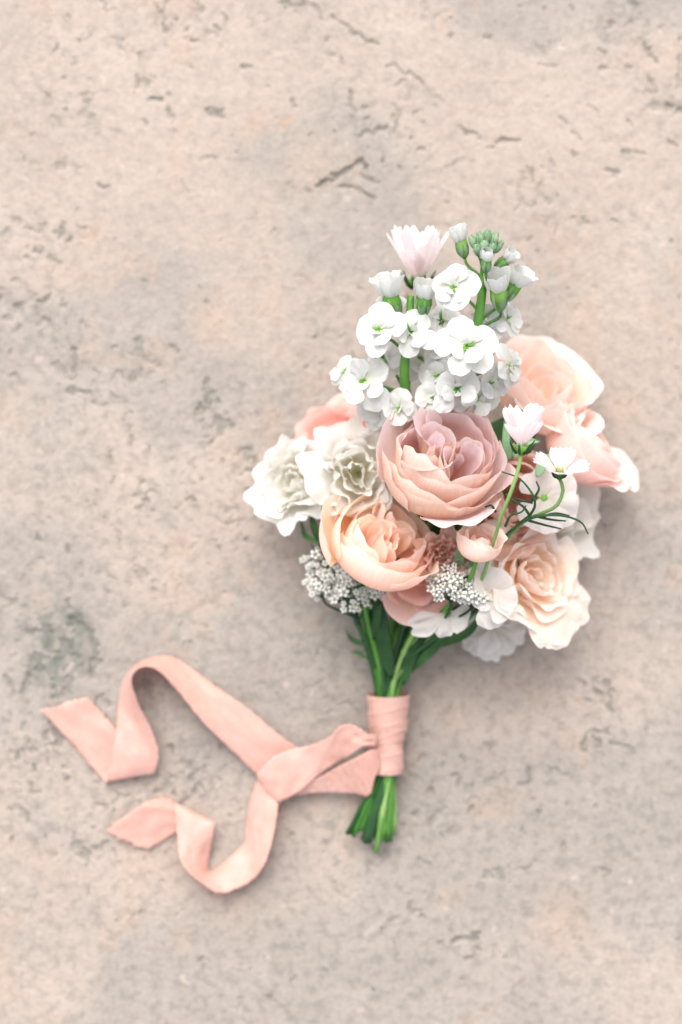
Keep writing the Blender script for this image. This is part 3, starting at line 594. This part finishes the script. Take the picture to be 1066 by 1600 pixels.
# ------------------------------------------------------------------ flat petals (stock, cosmos, sweet pea)
def flat_petal(rng, L, Wd, elev=0.2, droop=0.25, cup=0.2, ruffle=.06, claw=.18, rnd=.34, teeth=0.0, pleat=0.0, nu=11, nv=9, notch=0.0, tipw=1.0):
    u = np.linspace(-1, 1, nu); s = np.linspace(0, 1, nv); U, Sg = np.meshgrid(u, s, indexing='ij')
    se = Sg * (1 - rnd * np.abs(U) ** 2.3 * Sg - notch * np.exp(-(U / .25) ** 2) * Sg)
    if teeth: se = se + teeth * np.abs(np.sin(U * math.pi * 1.5 + math.pi / 2)) * sm(.7, 1, Sg)
    w = Wd * (claw + (1 - claw) * sm(0.05, 0.7, Sg)) * (1 - (1 - tipw) * sm(.6, 1, Sg))
    x = L * se; y = U * w
    ang = elev - droop * 2 * se
    r = np.cumsum(np.concatenate([np.zeros((nu, 1)), np.diff(se, axis=1) * np.cos((ang[:, 1:] + ang[:, :-1]) / 2)], 1), 1) * L
    z = np.cumsum(np.concatenate([np.zeros((nu, 1)), np.diff(se, axis=1) * np.sin((ang[:, 1:] + ang[:, :-1]) / 2)], 1), 1) * L
    z = z + cup * Wd * U ** 2 * Sg + pleat * Wd * np.cos(U * math.pi * 3) * sm(.1, .6, Sg)
    z = z + ruffle * .35 * L * np.sin(U * rng.uniform(5, 8) + rng.uniform(0, 6)) * sm(.35, 1, Sg) * np.sin(Sg * 5 + rng.uniform(0, 6))
    z = z + ruffle * L * wob(U * 2.2, Sg * 2.2, rng, 4) * (.3 + Sg)
    r = r + ruffle * .5 * L * wob(U * 2, Sg * 2, rng, 3) * Sg
    return np.stack([r, y, z], -1)

def rotz(g, a):
    c, s = math.cos(a), math.sin(a); return g @ np.array([[c, -s, 0], [s, c, 0], [0, 0, 1]]).T

def stock_floret(parent, porg, px, py, h, axis, Rpx, seed, closed=0.0):
    Rpx = Rpx * .92
    rng = np.random.RandomState(seed); c = P(px, py, h); R = Rpx * K * (D - h) / D; Mx = basis(axis, rng.uniform(0, 6))
    # green centre with a short throat: the part
    pieces = [revolve([(.03*R, -.42*R), (.11*R, -.30*R), (.10*R, -.05*R), (.13*R, .02*R), (.03*R, .05*R)], 8)]
    kk = rng.uniform(.5, 1.05)
    for k in range(rng.randint(3, 7)):
        a = k * 1.05 + rng.uniform(-.5, .5); d = kk * np.array([math.cos(a), math.sin(a), .55])
        p = [d * R * .04, d * R * .16 + [0, 0, .03*R], d * R * rng.uniform(.15, .40)]
        pieces.append(tube(p, [.045*R, .04*R, .012*R], 5))
    V, F = join(pieces)
    f = mesh_obj('floret', V @ Mx.T, F, M_CALYX, parent); f.location = c - porg
    nO = 5 if rng.rand() < .55 else 4; o = rng.uniform(0, 6)
    for (n, L, Wd, el, dr, zo) in ((nO, 1.0, .45, .22 + closed, .20, 0.0), (3 if nO == 5 else 4, .74, .36, .55 + closed, .22, .04), (2, .34, .18, .95, .10, .06)):
        for k in range(n):
            g = flat_petal(rng, L * R * rng.uniform(.74, 1.12), Wd * R * rng.uniform(.78, 1.1), el + rng.uniform(-.35, .35), dr * rng.uniform(.2, 1.8), rng.uniform(-.16, .14), .10, notch=rng.uniform(0, .07))
            g[..., 2] += zo * R; g[..., 0] += .05 * R
            g = rotz(g, o + 2 * math.pi * (k + (.5 if zo else 0)) / n + rng.uniform(-.32, .32))
            petal('petal', g @ Mx.T, M_WHITE, f, .0003)

def stock_bud(parent, porg, px, py, h, axis, Rpx, seed, white=True, open_=.55):
    rng = np.random.RandomState(seed); c = P(px, py, h); R = Rpx * K * (D - h) / D; Mx = basis(axis, rng.uniform(0, 6))
    V, F = revolve([(.10*R, -1.7*R), (.34*R, -1.3*R), (.50*R, -.6*R), (.46*R, -.1*R), (.2*R, .15*R)], 12, 4, .10, M=Mx)
    b = mesh_obj('bud', V, F, M_BUDG if not white else M_CALYX, parent); b.location = c - porg
    for k in range(4):
        g = cup_petal(rng, k * 1.57, .62, .54 * R, 1.9 * R, .45, 0, .03 * R, .02, 0, rnd=.35, z0=-1.55 * R, nu=7, nv=7)
        petal('sepal', g @ Mx.T, M_BUDG, b, .0005)
    if white:
        for k in range(5):
            g = cup_petal(rng, k * 1.26 + .4, .9, .72 * R * (1 if k % 2 else .86), 1.25 * R, open_ * rng.uniform(.8, 1.5), .05, .07 * R, .08, .05, rnd=.25, z0=-.35 * R, nu=9, nv=8)
            petal('petal', g @ Mx.T, M_WHITE, b, .0005)

def pedicels(parent, porg, axis_pts, heads, mat, r=.0009):
    ax = np.asarray(axis_pts)
    for (px, py, h, a, off) in heads:
        c = P(px, py, h) - unit(a) * off
        k = np.argmin(np.linalg.norm(ax - (c + np.array([0, -.012, -.006])), axis=1))
        s = ax[k]; V, F = tube(bez(s, s + (c - s) * .3 + [0, .004, 0], c - unit(a) * .006, c, 8) - porg, r, 6)
        mesh_obj('flower_stalk', V, F, mat, parent)

def stock(label, path, fl, buds, stem, seed):
    """path: px, py, h from the tip down; fl: florets; buds"""
    sp = np.array([P(*q) for q in path]); porg = sp[-1].copy()
    th = thing('stock_spike', label, 'stock flower', porg, 'white stock spikes')
    c = catmull(sp, 30); ax = unit(sp[-2] - sp[-1])
    down = stem_path(sp[-1], ax, *stem, lead=.3)
    pts = np.vstack([c, down[1:]]) - porg
    rr = np.concatenate([np.linspace(.0022, .0036, 30), np.full(len(down) - 1, .0028)])
    V, F = tube(pts, rr, 8); mi = [0] * len(F); mi[-1] = 1
    mesh_obj('stem', V, F, None, th, mats=[M_STEM, M_CUT], midx=mi)
    for i, (px, py, h, a, R) in enumerate(fl): stock_floret(th, porg, px, py, h, a, R, seed * 100 + i)
    for i, (px, py, h, a, R, w, *op) in enumerate(buds): stock_bud(th, porg, px, py, h, a, R, seed * 200 + i, w, *(op or [.55]))
    heads = [(px, py, h, a, .4 * R * K) for px, py, h, a, R in fl] + [(b[0], b[1], b[2], b[3], 1.6 * b[4] * K) for b in buds]
    pedicels(th, porg, c, heads, M_STEM)
    return th

stock('tall white stock spike tipped with grey green buds, light green stem showing', [(760, 372, .112), (757, 420, .110), (752, 470, .108), (744, 520, .104), (728, 590, .092), (708, 680, .058)],
      [(709, 450, .122, (-.25, .12, .95), 50), (729, 542, .124, (-.05, .1, 1), 53), (715, 607, .110, (.0, -.15, .97), 48), (797, 572, .098, (.75, .1, .6), 42),
       (684, 588, .098, (-.5, .0, .8), 42), (792, 498, .090, (.55, .25, .6), 38), (690, 502, .090, (-.3, .4, .8), 44), (765, 600, .092, (.4, -.2, .8), 46), (676, 622, .096, (-.2, .1, .9), 40), (765, 505, .096, (.35, .3, .8), 40), (745, 625, .094, (.3, -.3, .8), 42), (690, 548, .098, (-.5, .2, .8), 36)],
      [(719, 372, .112, (-.25, .9, .4), 21, True, .8), (761, 402, .128, (0, .75, .6), 17, True, .45), (794, 404, .108, (.7, .5, .5), 18, True, .9), (778, 448, .116, (-.15, .75, .6), 28, True, .9), (808, 440, .106, (.5, .7, .4), 25, True, 1.1),
       (737, 372, .118, (-.40, .80, .5), 13, False), (749, 366, .120, (-.15, .9, .45), 13, False), (762, 362, .120, (.05, .9, .45), 13, False), (775, 367, .118, (.3, .85, .45), 13, False),
       (783, 380, .114, (.55, .75, .5), 12, False), (744, 384, .126, (-.35, .75, .7), 13, False), (757, 378, .128, (-.05, .75, .7), 13, False), (771, 382, .126, (.3, .75, .7), 13, False)],
      (.1, .85, 583, 1304), 1)
stock('shorter white stock spike of double florets beside the salmon and mauve roses', [(642, 462, .098), (640, 500, .097), (636, 540, .096), (632, 580, .094), (636, 630, .082), (650, 700, .055)],
      [(592, 516, .108, (-.25, .15, .95), 50), (642, 520, .106, (.15, .1, 1), 48), (568, 597, .098, (-.35, .05, .95), 52), (622, 638, .094, (-.2, -.1, .95), 42),
       (655, 560, .080, (.3, .0, .9), 40), (600, 560, .082, (-.2, 0, .9), 42), (612, 478, .088, (-.2, .5, .7), 34), (540, 580, .08, (-.6, .2, .7), 36), (590, 640, .08, (-.4, -.2, .8), 38)],
      [(609, 456, .100, (-.2, .85, .4), 30, True, 1.0), (664, 460, .104, (.1, .85, .5), 25, True, .8)],
      (-.25, .6, 596, 1310), 2)

# ------------------------------------------------------------------ cosmos
def cosmos(label, px, py, h, axis, Lpx, n, stem_pts, seed, spread=(1.0, 1.3), wid=.21, missing=()):
    rng = np.random.RandomState(seed); c = P(px, py, h); L = Lpx * K * (D - h) / D; Mx = basis(axis, rng.uniform(0, 6))
    th = thing('cosmos', label, 'cosmos', c, 'blush cosmos')
    for k in range(n):
        if k in missing: continue
        g = flat_petal(rng, L * rng.uniform(.9, 1.06), L * wid * rng.uniform(.9, 1.12), rng.uniform(*spread), rng.uniform(-.05, .2), rng.uniform(.1, .4), .05, claw=.25, rnd=.16, teeth=.075, pleat=.07, nu=17, nv=10)
        g[..., 0] += .05 * L
        petal('petal', rotz(g, 2 * math.pi * k / n + rng.uniform(-.12, .12)) @ Mx.T, M_COSMOS, th, .0003)
    V, F = revolve([(.02*L, -.16*L), (.10*L, -.13*L), (.17*L, -.03*L), (.17*L, .05*L), (.05*L, .10*L)], 12, 8, .05, M=Mx); mesh_obj('calyx', V, F, M_CALYX, th)
    for k in range(8):
        a = 2 * math.pi * k / 8 + .2
        g = np.array([[.12, -.12], [.21, -.04], [.27, .07], [.30 + .04 * (k % 2), .18]])
        p = np.stack([g[:, 0] * math.cos(a) * L, g[:, 0] * math.sin(a) * L, g[:, 1] * L], 1)
        V, F = tube(p, np.array([.035, .035, .025, .006]) * L, 5); mesh_obj('bract', V @ Mx.T, F, M_STEM2, th)
    V, F = revolve([(.02*L, .08*L), (.13*L, .12*L), (.12*L, .26*L), (.03*L, .30*L)], 10, 5, .08, M=Mx); mesh_obj('disc', V, F, M_YEL, th)
    pts = catmull([c - unit(axis) * .12 * L] + [P(*q) for q in stem_pts], 34) - c; pts[:, 2] = np.maximum(pts[:, 2], .004 - c[2])
    V, F = tube(pts, .0011, 7); mesh_obj('stem', V, F, M_STEM3 if seed != 1 else M_STEM, th)
    return th

cosmos('soft blush cosmos standing out behind the tall white stock', 654, 440, .058, (0, .93, .34), 86, 10, [(655, 470, .056), (662, 560, .06), (660, 760, .055), (628, 960, .035), (606, 1084, .02), (600, 1208, .018), (592, 1306, .012)], 1, (.90, 1.38))
cosmos('blush cosmos closed like a cup on a bent stem beside the mauve rose', 815, 700, .148, (.10, .95, .30), 68, 8, [(812, 725, .146), (800, 765, .142), (782, 810, .132), (772, 845, .115), (740, 930, .075), (660, 1010, .04), (610, 1084, .022), (606, 1208, .02), (600, 1306, .012)], 2, (.88, 1.30))
cosmos('small white cosmos on a curving stem by the pale pink rose', 874, 741, .122, (.05, .85, .50), 46, 8, [(880, 765, .12), (870, 790, .117), (845, 803, .112), (815, 818, .10), (770, 870, .08), (690, 990, .04), (618, 1084, .022), (610, 1208, .02), (606, 1300, .012)], 3, (.45, .95), .24)

# thread-like cosmos foliage
fol = thing('cosmos_leaf_sprig', 'thread thin dark green cosmos leaves curling over the white petals', 'cosmos leaves', P(830, 800, .116))
for q in [[(828, 806, .116), (836, 790, .124), (832, 772, .128), (812, 748, .128), (784, 737, .124)], [(828, 806, .116), (818, 792, .122), (800, 780, .124), (790, 772, .122)], [(832, 782, .125), (842, 765, .128), (838, 752, .127)],
          [(832, 785, .124), (820, 783, .125), (802, 778, .124)], [(815, 815, .112), (845, 806, .118), (880, 806, .12), (908, 816, .116), (919, 834, .108)], [(835, 806, .116), (862, 812, .116), (884, 814, .112)],
          [(845, 808, .116), (868, 802, .12), (890, 806, .117)], [(822, 812, .113), (850, 820, .113), (876, 826, .108)], [(775, 800, .116), (768, 790, .118), (758, 792, .116)], [(790, 822, .108), (798, 806, .116), (815, 800, .118), (822, 790, .12)],
          [(828, 806, .116), (790, 838, .098), (740, 900, .075), (670, 990, .04), (612, 1084, .022), (604, 1200, .016)]]:
    pts = catmull([P(*a) for a in q], 16) - np.array(fol.location); V, F = tube(pts, np.linspace(.0009, .00045, 16) if len(q) < 6 else np.full(16, .001), 6)
    mesh_obj('leaf' if len(q) < 6 else 'stem', V, F, M_STEM2, fol)

# ------------------------------------------------------------------ sweet peas
def sweet_pea(label, px, py, h, axis, Rpx, seed, roll, stem, petals):
    rng = np.random.RandomState(seed); c = P(px, py, h); R = Rpx * K * (D - h) / D; Mx = basis(axis, roll)
    th = thing('sweet_pea', label, 'sweet pea', c, 'white sweet peas')
    for (a, L, Wd, el, dr, ruf) in petals:
        g = flat_petal(rng, L * R, Wd * R, el, dr, rng.uniform(-.25, .3), ruf, claw=.2, rnd=.30, nu=15, nv=12, notch=rng.uniform(0, .1))
        petal('petal', rotz(g, math.radians(a)) @ Mx.T, M_PEA, th, .0004)
    V, F = revolve([(.03*R, -.3*R), (.12*R, -.2*R), (.13*R, 0), (.04*R, .06*R)], 8, M=Mx); mesh_obj('calyx', V, F, M_CALYX, th)
    st = add_stem(th, c - unit(axis) * .25 * R, axis, *stem, r=.0012, lead=.2, mat=M_STEM3); st.location = -c
    return th
sweet_pea('white sweet pea with rounded petals against the cream rose', 758, 930, .084, (.0, .0, 1), 54, 5, 0, (.3, .55, 600, 1312),
          [(75, .95, .66, .45, .25, .09), (-25, 1.0, .60, .30, .3, .13), (-70, 1.05, .5, .2, .35, .16), (-120, .5, .3, .5, .2, .1)])
sweet_pea('crumpled white sweet pea hanging over the green stems', 700, 958, .068, (-.1, -.15, .95), 60, 8, 0, (.2, .3, 590, 1300),
          [(205, 1.15, .34, .25, .3, .16), (240, .7, .38, .4, .4, .15), (-20, .6, .4, .3, .3, .15), (-75, .6, .38, .2, .4, .14)])
sweet_pea('greyish white sweet pea drooping low beneath the cream rose', 770, 975, .026, (.1, -.25, .9), 64, 12, 0, (.55, -.1, 608, 1306),
          [(-90, 1.05, .40, .05, .15, .17), (-45, 1.0, .42, .15, .25, .17), (-128, 1.0, .40, .1, .25, .17), (-108, .8, .35, .4, .3, .17), (10, .9, .5, .2, .2, .15), (190, .8, .4, .1, .2, .15)])
sweet_pea('white sweet pea squeezed between dusty rose and creamy lisianthus', 850, 778, .078, (.2, .1, .95), 62, 15, 0, (.5, .4, 602, 1300),
          [(-30, 1.0, .5, .2, .25, .15), (40, 1.0, .5, .3, .3, .15), (-75, .95, .5, .3, .2, .15), (-120, .9, .5, .2, .2, .15), (120, .8, .5, .3, .2, .12)])

# ------------------------------------------------------------------ tiny white clusters
def floret_mesh():
    pcs = []; mi = []
    for k in range(5):
        a = k * 1.2566; c = np.array([math.cos(a), math.sin(a), 0]) * .62; t = np.array([-math.sin(a), math.cos(a), 0])
        rad = unit(c); V = [c + [0, 0, .07]]
        for j in range(6):
            b = j * 1.0472; V.append(c * 1.1 + rad * .50 * math.cos(b) + t * .42 * math.sin(b) + np.array([0, 0, .16 * math.cos(b)]))
        V.append(c * .8 - np.array([0, 0, .15]))
        F = [[0, 1 + j, 1 + (j + 1) % 6] for j in range(6)] + [[7, 1 + (j + 1) % 6, 1 + j] for j in range(6)]
        pcs.append((V, F)); mi += [0] * 12
    pcs.append(revolve([(.05, -.5), (.15, -.1), (.16, .16), (.05, .24)], 6)); mi += [1] * (len(pcs[-1][1]))
    V, F = join(pcs); o = mesh_obj('floret', V, F, None, None, mats=[M_YAR, M_YEL], midx=mi); me = o.data; bpy.data.objects.remove(o); return me
FLO = floret_mesh()
def umbel(label, spots, root, stem, seed, group='tiny white flower clusters'):
    """spots: (px, py, h, radius px, count)"""
    rng = np.random.RandomState(seed); org = P(*root)
    th = thing('yarrow', label, 'yarrow', org, group)
    for (px, py, h, rp, n) in spots:
        hub = P(px, py + rp * .9, h - .016); V, F = tube(bez(org, org + [0, .008, .004], hub - [0, .008, .002], hub, 9) - org, .0009, 6); mesh_obj('branch', V, F, M_STEM2, th)
        n = int(n * 1.0); rp = rp * 1.1
        for k in range(n):
            r = rp * math.sqrt((k + .5) / n); a = k * 2.39996 + rng.uniform(-.3, .3)
            hh = h - .010 * (r / rp) ** 2 + rng.uniform(-.004, .003)
            q = P(px + r * math.cos(a) * 1.12, py + r * math.sin(a) * .92, hh)
            f = link('floret', FLO, th); f.location = Vector(q - org); s = rng.uniform(.0015, .0032); f.scale = (s, s, s)
            nrm = Vector(q - hub).normalized() + Vector((0, 0, .8)); f.rotation_euler = nrm.to_track_quat('Z', 'Y').to_euler(); f.rotation_euler.rotate_axis('Z', rng.uniform(0, 6))
            if k % 2 == 0:
                V, F = tube(bez(hub, hub * .6 + q * .4 + [0, 0, -.002], hub * .3 + q * .7, q - [0, 0, .001], 5) - org, .00045, 4); mesh_obj('flower_stalk', V, F, M_STEM2, th)
    st = add_stem(th, org, unit(org - P(*BT)), *stem, r=.0014, mat=M_STEM2, lead=.3); st.location = -org
umbel('lacy white yarrow clusters spreading out below the peach rose', [(503, 880, .052, 26, 20), (505, 912, .058, 25, 20), (545, 900, .056, 24, 18), (552, 926, .064, 30, 30), (588, 918, .068, 17, 12)], (560, 975, .040), (-.6, .4, 566, 1304), 3)
umbel('compact white yarrow cluster beside the white sweet pea', [(705, 912, .096, 31, 40), (738, 928, .092, 18, 14), (752, 934, .088, 10, 6)], (690, 985, .058), (.0, .5, 586, 1298), 4)

# ------------------------------------------------------------------ leaves and filler greenery
def leaf(parent, porg, pts, wid, mat, seed, fold=.25):
    rng = np.random.RandomState(seed); c = catmull([P(*q) for q in pts], 12) - porg
    tg = unit(c[-1] - c[0]); side = unit(np.cross(tg, [0, 0, 1])); up = np.cross(side, tg)
    s = np.linspace(0, 1, 12); w = (.62 if wid < 20 else 1.0) * wid * K * np.sin(np.clip(s * .96 + .04, 0, 1) ** .8 * math.pi) ** .9
    U = np.linspace(-1, 1, 7)
    g = c[None] + U[:, None, None] * w[None, :, None] * side + (np.abs(U)[:, None, None] * fold * w[None, :, None]) * up
    g = g + up * (.0008 * wob(U[:, None] * 2 + 0 * s[None], s[None] * 5 + 0 * U[:, None], rng))[..., None]
    petal('leaf', g, mat, parent, .0005)

def sprig(label, root, leaves, stem, seed, mat=M_LEAF, r=.0019, smat=None, axis=None):
    porg = P(*root); th = thing('greenery_sprig', label, 'foliage', porg, 'greenery between the blooms')
    for i, (pts, w) in enumerate(leaves): leaf(th, porg, pts, w, mat, seed * 10 + i)
    st = add_stem(th, porg, axis if axis is not None else unit(porg - P(*BT)), *stem, r=r, mat=smat, lead=.3); st.location = -porg
sprig('dark green leafy sprig under the peach rose', (560, 930, .045), [([(560, 960, .04), (520, 900, .05), (486, 850, .04)], 12), ([(575, 980, .035), (590, 930, .05), (600, 880, .055)], 14), ([(578, 1010, .03), (552, 1000, .026), (540, 985, .02)], 7), ([(576, 1030, .028), (560, 1020, .024), (548, 1018, .02)], 5), ([(560, 950, .045), (545, 925, .062), (590, 905, .066)], 8)], (-.75, .5, 552, 1304), 1)
sprig('narrow green leaves beside the ivory lisianthus', (500, 850, .048), [([(500, 850, .048), (490, 820, .052), (485, 795, .050)], 9), ([(500, 848, .05), (478, 838, .045), (470, 812, .04)], 7), ([(505, 850, .045), (510, 820, .05), (520, 800, .05)], 10)], (-.9, .25, 543, 1312), 2, r=.0015)
sprig('broad green stem leaves fanning beneath the pink rose', (640, 950, .05), [([(612, 1060, .03), (600, 1000, .042), (598, 930, .05)], 17), ([(630, 1070, .03), (650, 1010, .04), (690, 960, .045)], 14), ([(640, 1050, .03), (690, 1000, .045), (740, 945, .05)], 12), ([(610, 1050, .025), (640, 990, .036), (650, 930, .04)], 14)], (-.1, .9, 577, 1308), 3, r=.0022)
sprig('bright green thick stems spreading toward the cream rose', (745, 955, .062), [([(700, 1000, .05), (720, 970, .058), (748, 935, .06)], 12), ([(690, 1010, .04), (735, 985, .045), (760, 940, .05)], 10)], (.65, .7, 606, 1318), 4, r=.0023)
sprig('grey green foliage behind the cup shaped cosmos', (795, 700, .085), [([(795, 720, .085), (792, 695, .088), (788, 655, .086)], 11), ([(800, 715, .085), (820, 690, .09), (845, 690, .09)], 14), ([(838, 745, .085), (850, 722, .086), (866, 706, .085)], 13)], (.3, .2, 604, 1310), 5, mat=M_BUDG)
sprig('dusty green leaf pair between spray rose and rosebud', (715, 880, .075), [([(712, 900, .072), (718, 870, .082), (722, 845, .082)], 14), ([(715, 890, .072), (735, 880, .08), (760, 900, .08)], 12), ([(700, 885, .07), (690, 850, .075), (690, 830, .075)], 14)], (.05, .25, 588, 1302), 6, mat=M_BUDG, r=.0015)
sprig('thick bright green stem along the outer side of the handle', (585, 930, .045), [([(584, 1000, .04), (590, 960, .05), (600, 925, .05)], 10)], (-.35, .85, 571, 1316), 7, r=.0024)
sprig('light green slender stem running down the middle of the handle', (668, 950, .06), [([(660, 985, .05), (668, 955, .06), (690, 930, .06)], 8)], (.25, .95, 592, 1312), 8, r=.0024, smat=M_STEM3)
sprig('broad dark leaves in the deep gaps between the roses', (700, 800, .05), [([(640, 900, .04), (660, 820, .05), (690, 740, .05)], 40), ([(700, 920, .04), (720, 830, .05), (760, 740, .05)], 42), ([(740, 950, .04), (800, 870, .045), (850, 780, .045)], 40), ([(620, 900, .035), (570, 830, .04), (540, 740, .035)], 38), ([(680, 760, .05), (690, 660, .055), (720, 580, .05)], 36), ([(720, 760, .05), (790, 690, .05), (850, 640, .045)], 38), ([(620, 820, .04), (600, 700, .045), (610, 620, .04)], 34)], (0, -.6, 582, 1302), 9, r=.003)

# ------------------------------------------------------------------ ribbon
rib = thing('ribbon', 'salmon pink silk ribbon wrapped around the stems with two curling tails', 'ribbon', P(604, 1150, 0))
RO = np.array(rib.location)
def strip(name, sec, n=90, m=17, seed=0, t=.0002, fray=0.0, fray_end=False):
    """sec: (xL, yL, hL, xR, yR, hR) cross-sections along the ribbon"""
    rng = np.random.RandomState(seed)
    Lp = catmull([P(*s[:3]) for s in sec], n); Rp = catmull([P(*s[3:]) for s in sec], n)
    w = np.linspace(0, 1, m)[:, None, None]; g = Lp[None] * (1 - w) + Rp[None] * w
    s = np.linspace(0, 1, n)[None]; wv = np.linspace(-1, 1, m)[:, None]
    g[..., 2] += .0009 * wob(wv * 1.6 + 0 * s, s * 26 + 0 * wv, rng, 5) * 2 + .0005 * wob(wv * 2.5 + s * 8, s * 60 + wv * 3, rng, 5)
    # soft uneven selvedge
    e = .0005 * np.sin(np.arange(n) * 1.9) * rng.uniform(.2, 1, n)
    dirv = (Rp - Lp) / (np.linalg.norm(Rp - Lp, axis=1, keepdims=True) + 1e-9)
    g[0] -= dirv * e[:, None]; g[-1] += dirv * (.0005 * rng.uniform(-1, 1, n))[:, None]
    tip = g[:, -1] - g[:, -3]; g[:, -1] += tip * rng.uniform(-.35, .35, m)[:, None]; g[:, -2] += tip * rng.uniform(-.12, .12, m)[:, None]
    g[..., 2] = np.maximum(g[..., 2], .0007)
    return petal(name, g - RO, M_RIB, rib, t)

strip('tail', [(490, 1180, .006, 446, 1232, .004), (457, 1163, .008, 404, 1212, .005), (425, 1139, .010, 372, 1182, .007), (387, 1107, .009, 342, 1154, .010), (350, 1081, .008, 312, 1122, .015), (312, 1053, .006, 282, 1085, .020),
               (282, 1032, .004, 260, 1059, .023), (260, 1024, .002, 241, 1044, .024), (236, 1027, .001, 223, 1042, .025), (210, 1040, .001, 209, 1052, .025), (191, 1066, .001, 206, 1068, .024),
               (185, 1100, .003, 216, 1100, .023), (183, 1125, .006, 233, 1132, .018), (181, 1148, .009, 245, 1163, .013), (175, 1180, .010, 248, 1186, .011), (168, 1212, .008, 244, 1202, .008), (165, 1222, .005, 240, 1209, .005),
               (158, 1214, .0015, 228, 1194, .0015), (120, 1171, .001, 183, 1142, .003), (90, 1138, .003, 160, 1116, .002), (63, 1108, .006, 137, 1090, .004)], 130, seed=3)
strip('tail', [(440, 1190, .012, 470, 1225, .011), (410, 1206, .009, 442, 1240, .008), (390, 1252, .003, 434, 1266, .014), (384, 1290, .001, 426, 1310, .018), (383, 1313, .001, 413, 1352, .017), (374, 1325, .001, 388, 1379, .012), (350, 1347, .002, 350, 1395, .014),
               (333, 1358, .001, 327, 1388, .018), (327, 1357, .002, 301, 1368, .020), (328, 1335, .004, 282, 1342, .017), (333, 1307, .009, 277, 1306, .012), (336, 1290, .010, 275, 1262, .009), (335, 1284, .006, 274, 1253, .005),
               (322, 1285, .002, 266, 1249, .002), (290, 1294, .001, 247, 1249, .004), (255, 1314, .001, 219, 1259, .008), (230, 1329, .002, 163, 1300, .005)], 120, seed=5)
# two ends coming off the wrap, twisted into a knot
strip('knot_band', [(592, 1172, .027, 594, 1200, .026), (582, 1172, .031, 586, 1216, .026), (573, 1175, .031, 577, 1243, .021), (556, 1184, .027, 553, 1240, .015), (530, 1197, .021, 522, 1239, .012), (500, 1214, .016, 490, 1239, .010), (470, 1226, .013, 456, 1243, .010), (452, 1222, .011, 432, 1240, .009)], 60, seed=7)
strip('knot_band', [(590, 1146, .028, 588, 1166, .028), (576, 1146, .032, 568, 1166, .031), (562, 1138, .033, 552, 1176, .028), (547, 1132, .032, 542, 1184, .022), (530, 1135, .029, 528, 1191, .017), (512, 1153, .023, 508, 1204, .015), (480, 1166, .018, 482, 1226, .016), (452, 1172, .017, 458, 1243, .015), (424, 1185, .016, 440, 1252, .014),
                    (404, 1207, .013, 428, 1255, .010), (401, 1212, .010, 426, 1253, .007), (410, 1210, .007, 432, 1244, .005), (430, 1204, .006, 446, 1232, .005)], 80, seed=9)
# wrap: overlapping turns round the bundle
def wrap():
    a0, a1 = P(*BT), P(*BB)
    nA, nS = 56, 40
    rt, rb = 31.5 * K, 24 * K
    for k, (s0, s1, tilt, lift, ph) in enumerate([(0.30, 1.0, .07, 0.0, .4), (0.0, .44, .20, .0005, 0), (.36, .62, -.30, .0010, 1.2)]):
        rng = np.random.RandomState(40 + k)
        A, Sg = np.meshgrid(np.linspace(0, 2 * math.pi, nA), np.linspace(s0, s1, nS), indexing='ij')
        Sx = Sg + tilt * .12 * np.sin(A + ph)
        cen = a0[None, None] * (1 - Sx[..., None]) + a1[None, None] * Sx[..., None]
        r = rt + (rb - rt) * np.clip(Sx, -.05, 1.05) + lift - .0009 * np.exp(-((Sx - .55) / .16) ** 2)
        per = 0
        for _ in range(5):
            f = rng.randint(1, 4); per = per + rng.uniform(-1, 1) * np.cos(f * A + rng.uniform(0, 6) + Sg * rng.uniform(6, 16))
        r = r + .00045 * per + .0005 * np.maximum(0, np.sin(Sg * 34 + 2.2 * np.cos(A - .5) + k)) ** 3 * (np.cos(A - 2.3) > -2)
        g = cen + np.stack([r * np.cos(A), 0 * r, r * np.sin(A) * .97], -1)
        g[-1] = g[0]
        g[..., 2] = np.maximum(g[..., 2], .0012)
        petal('wrap_turn', g - RO, M_RIB, rib, .0004)
wrap()
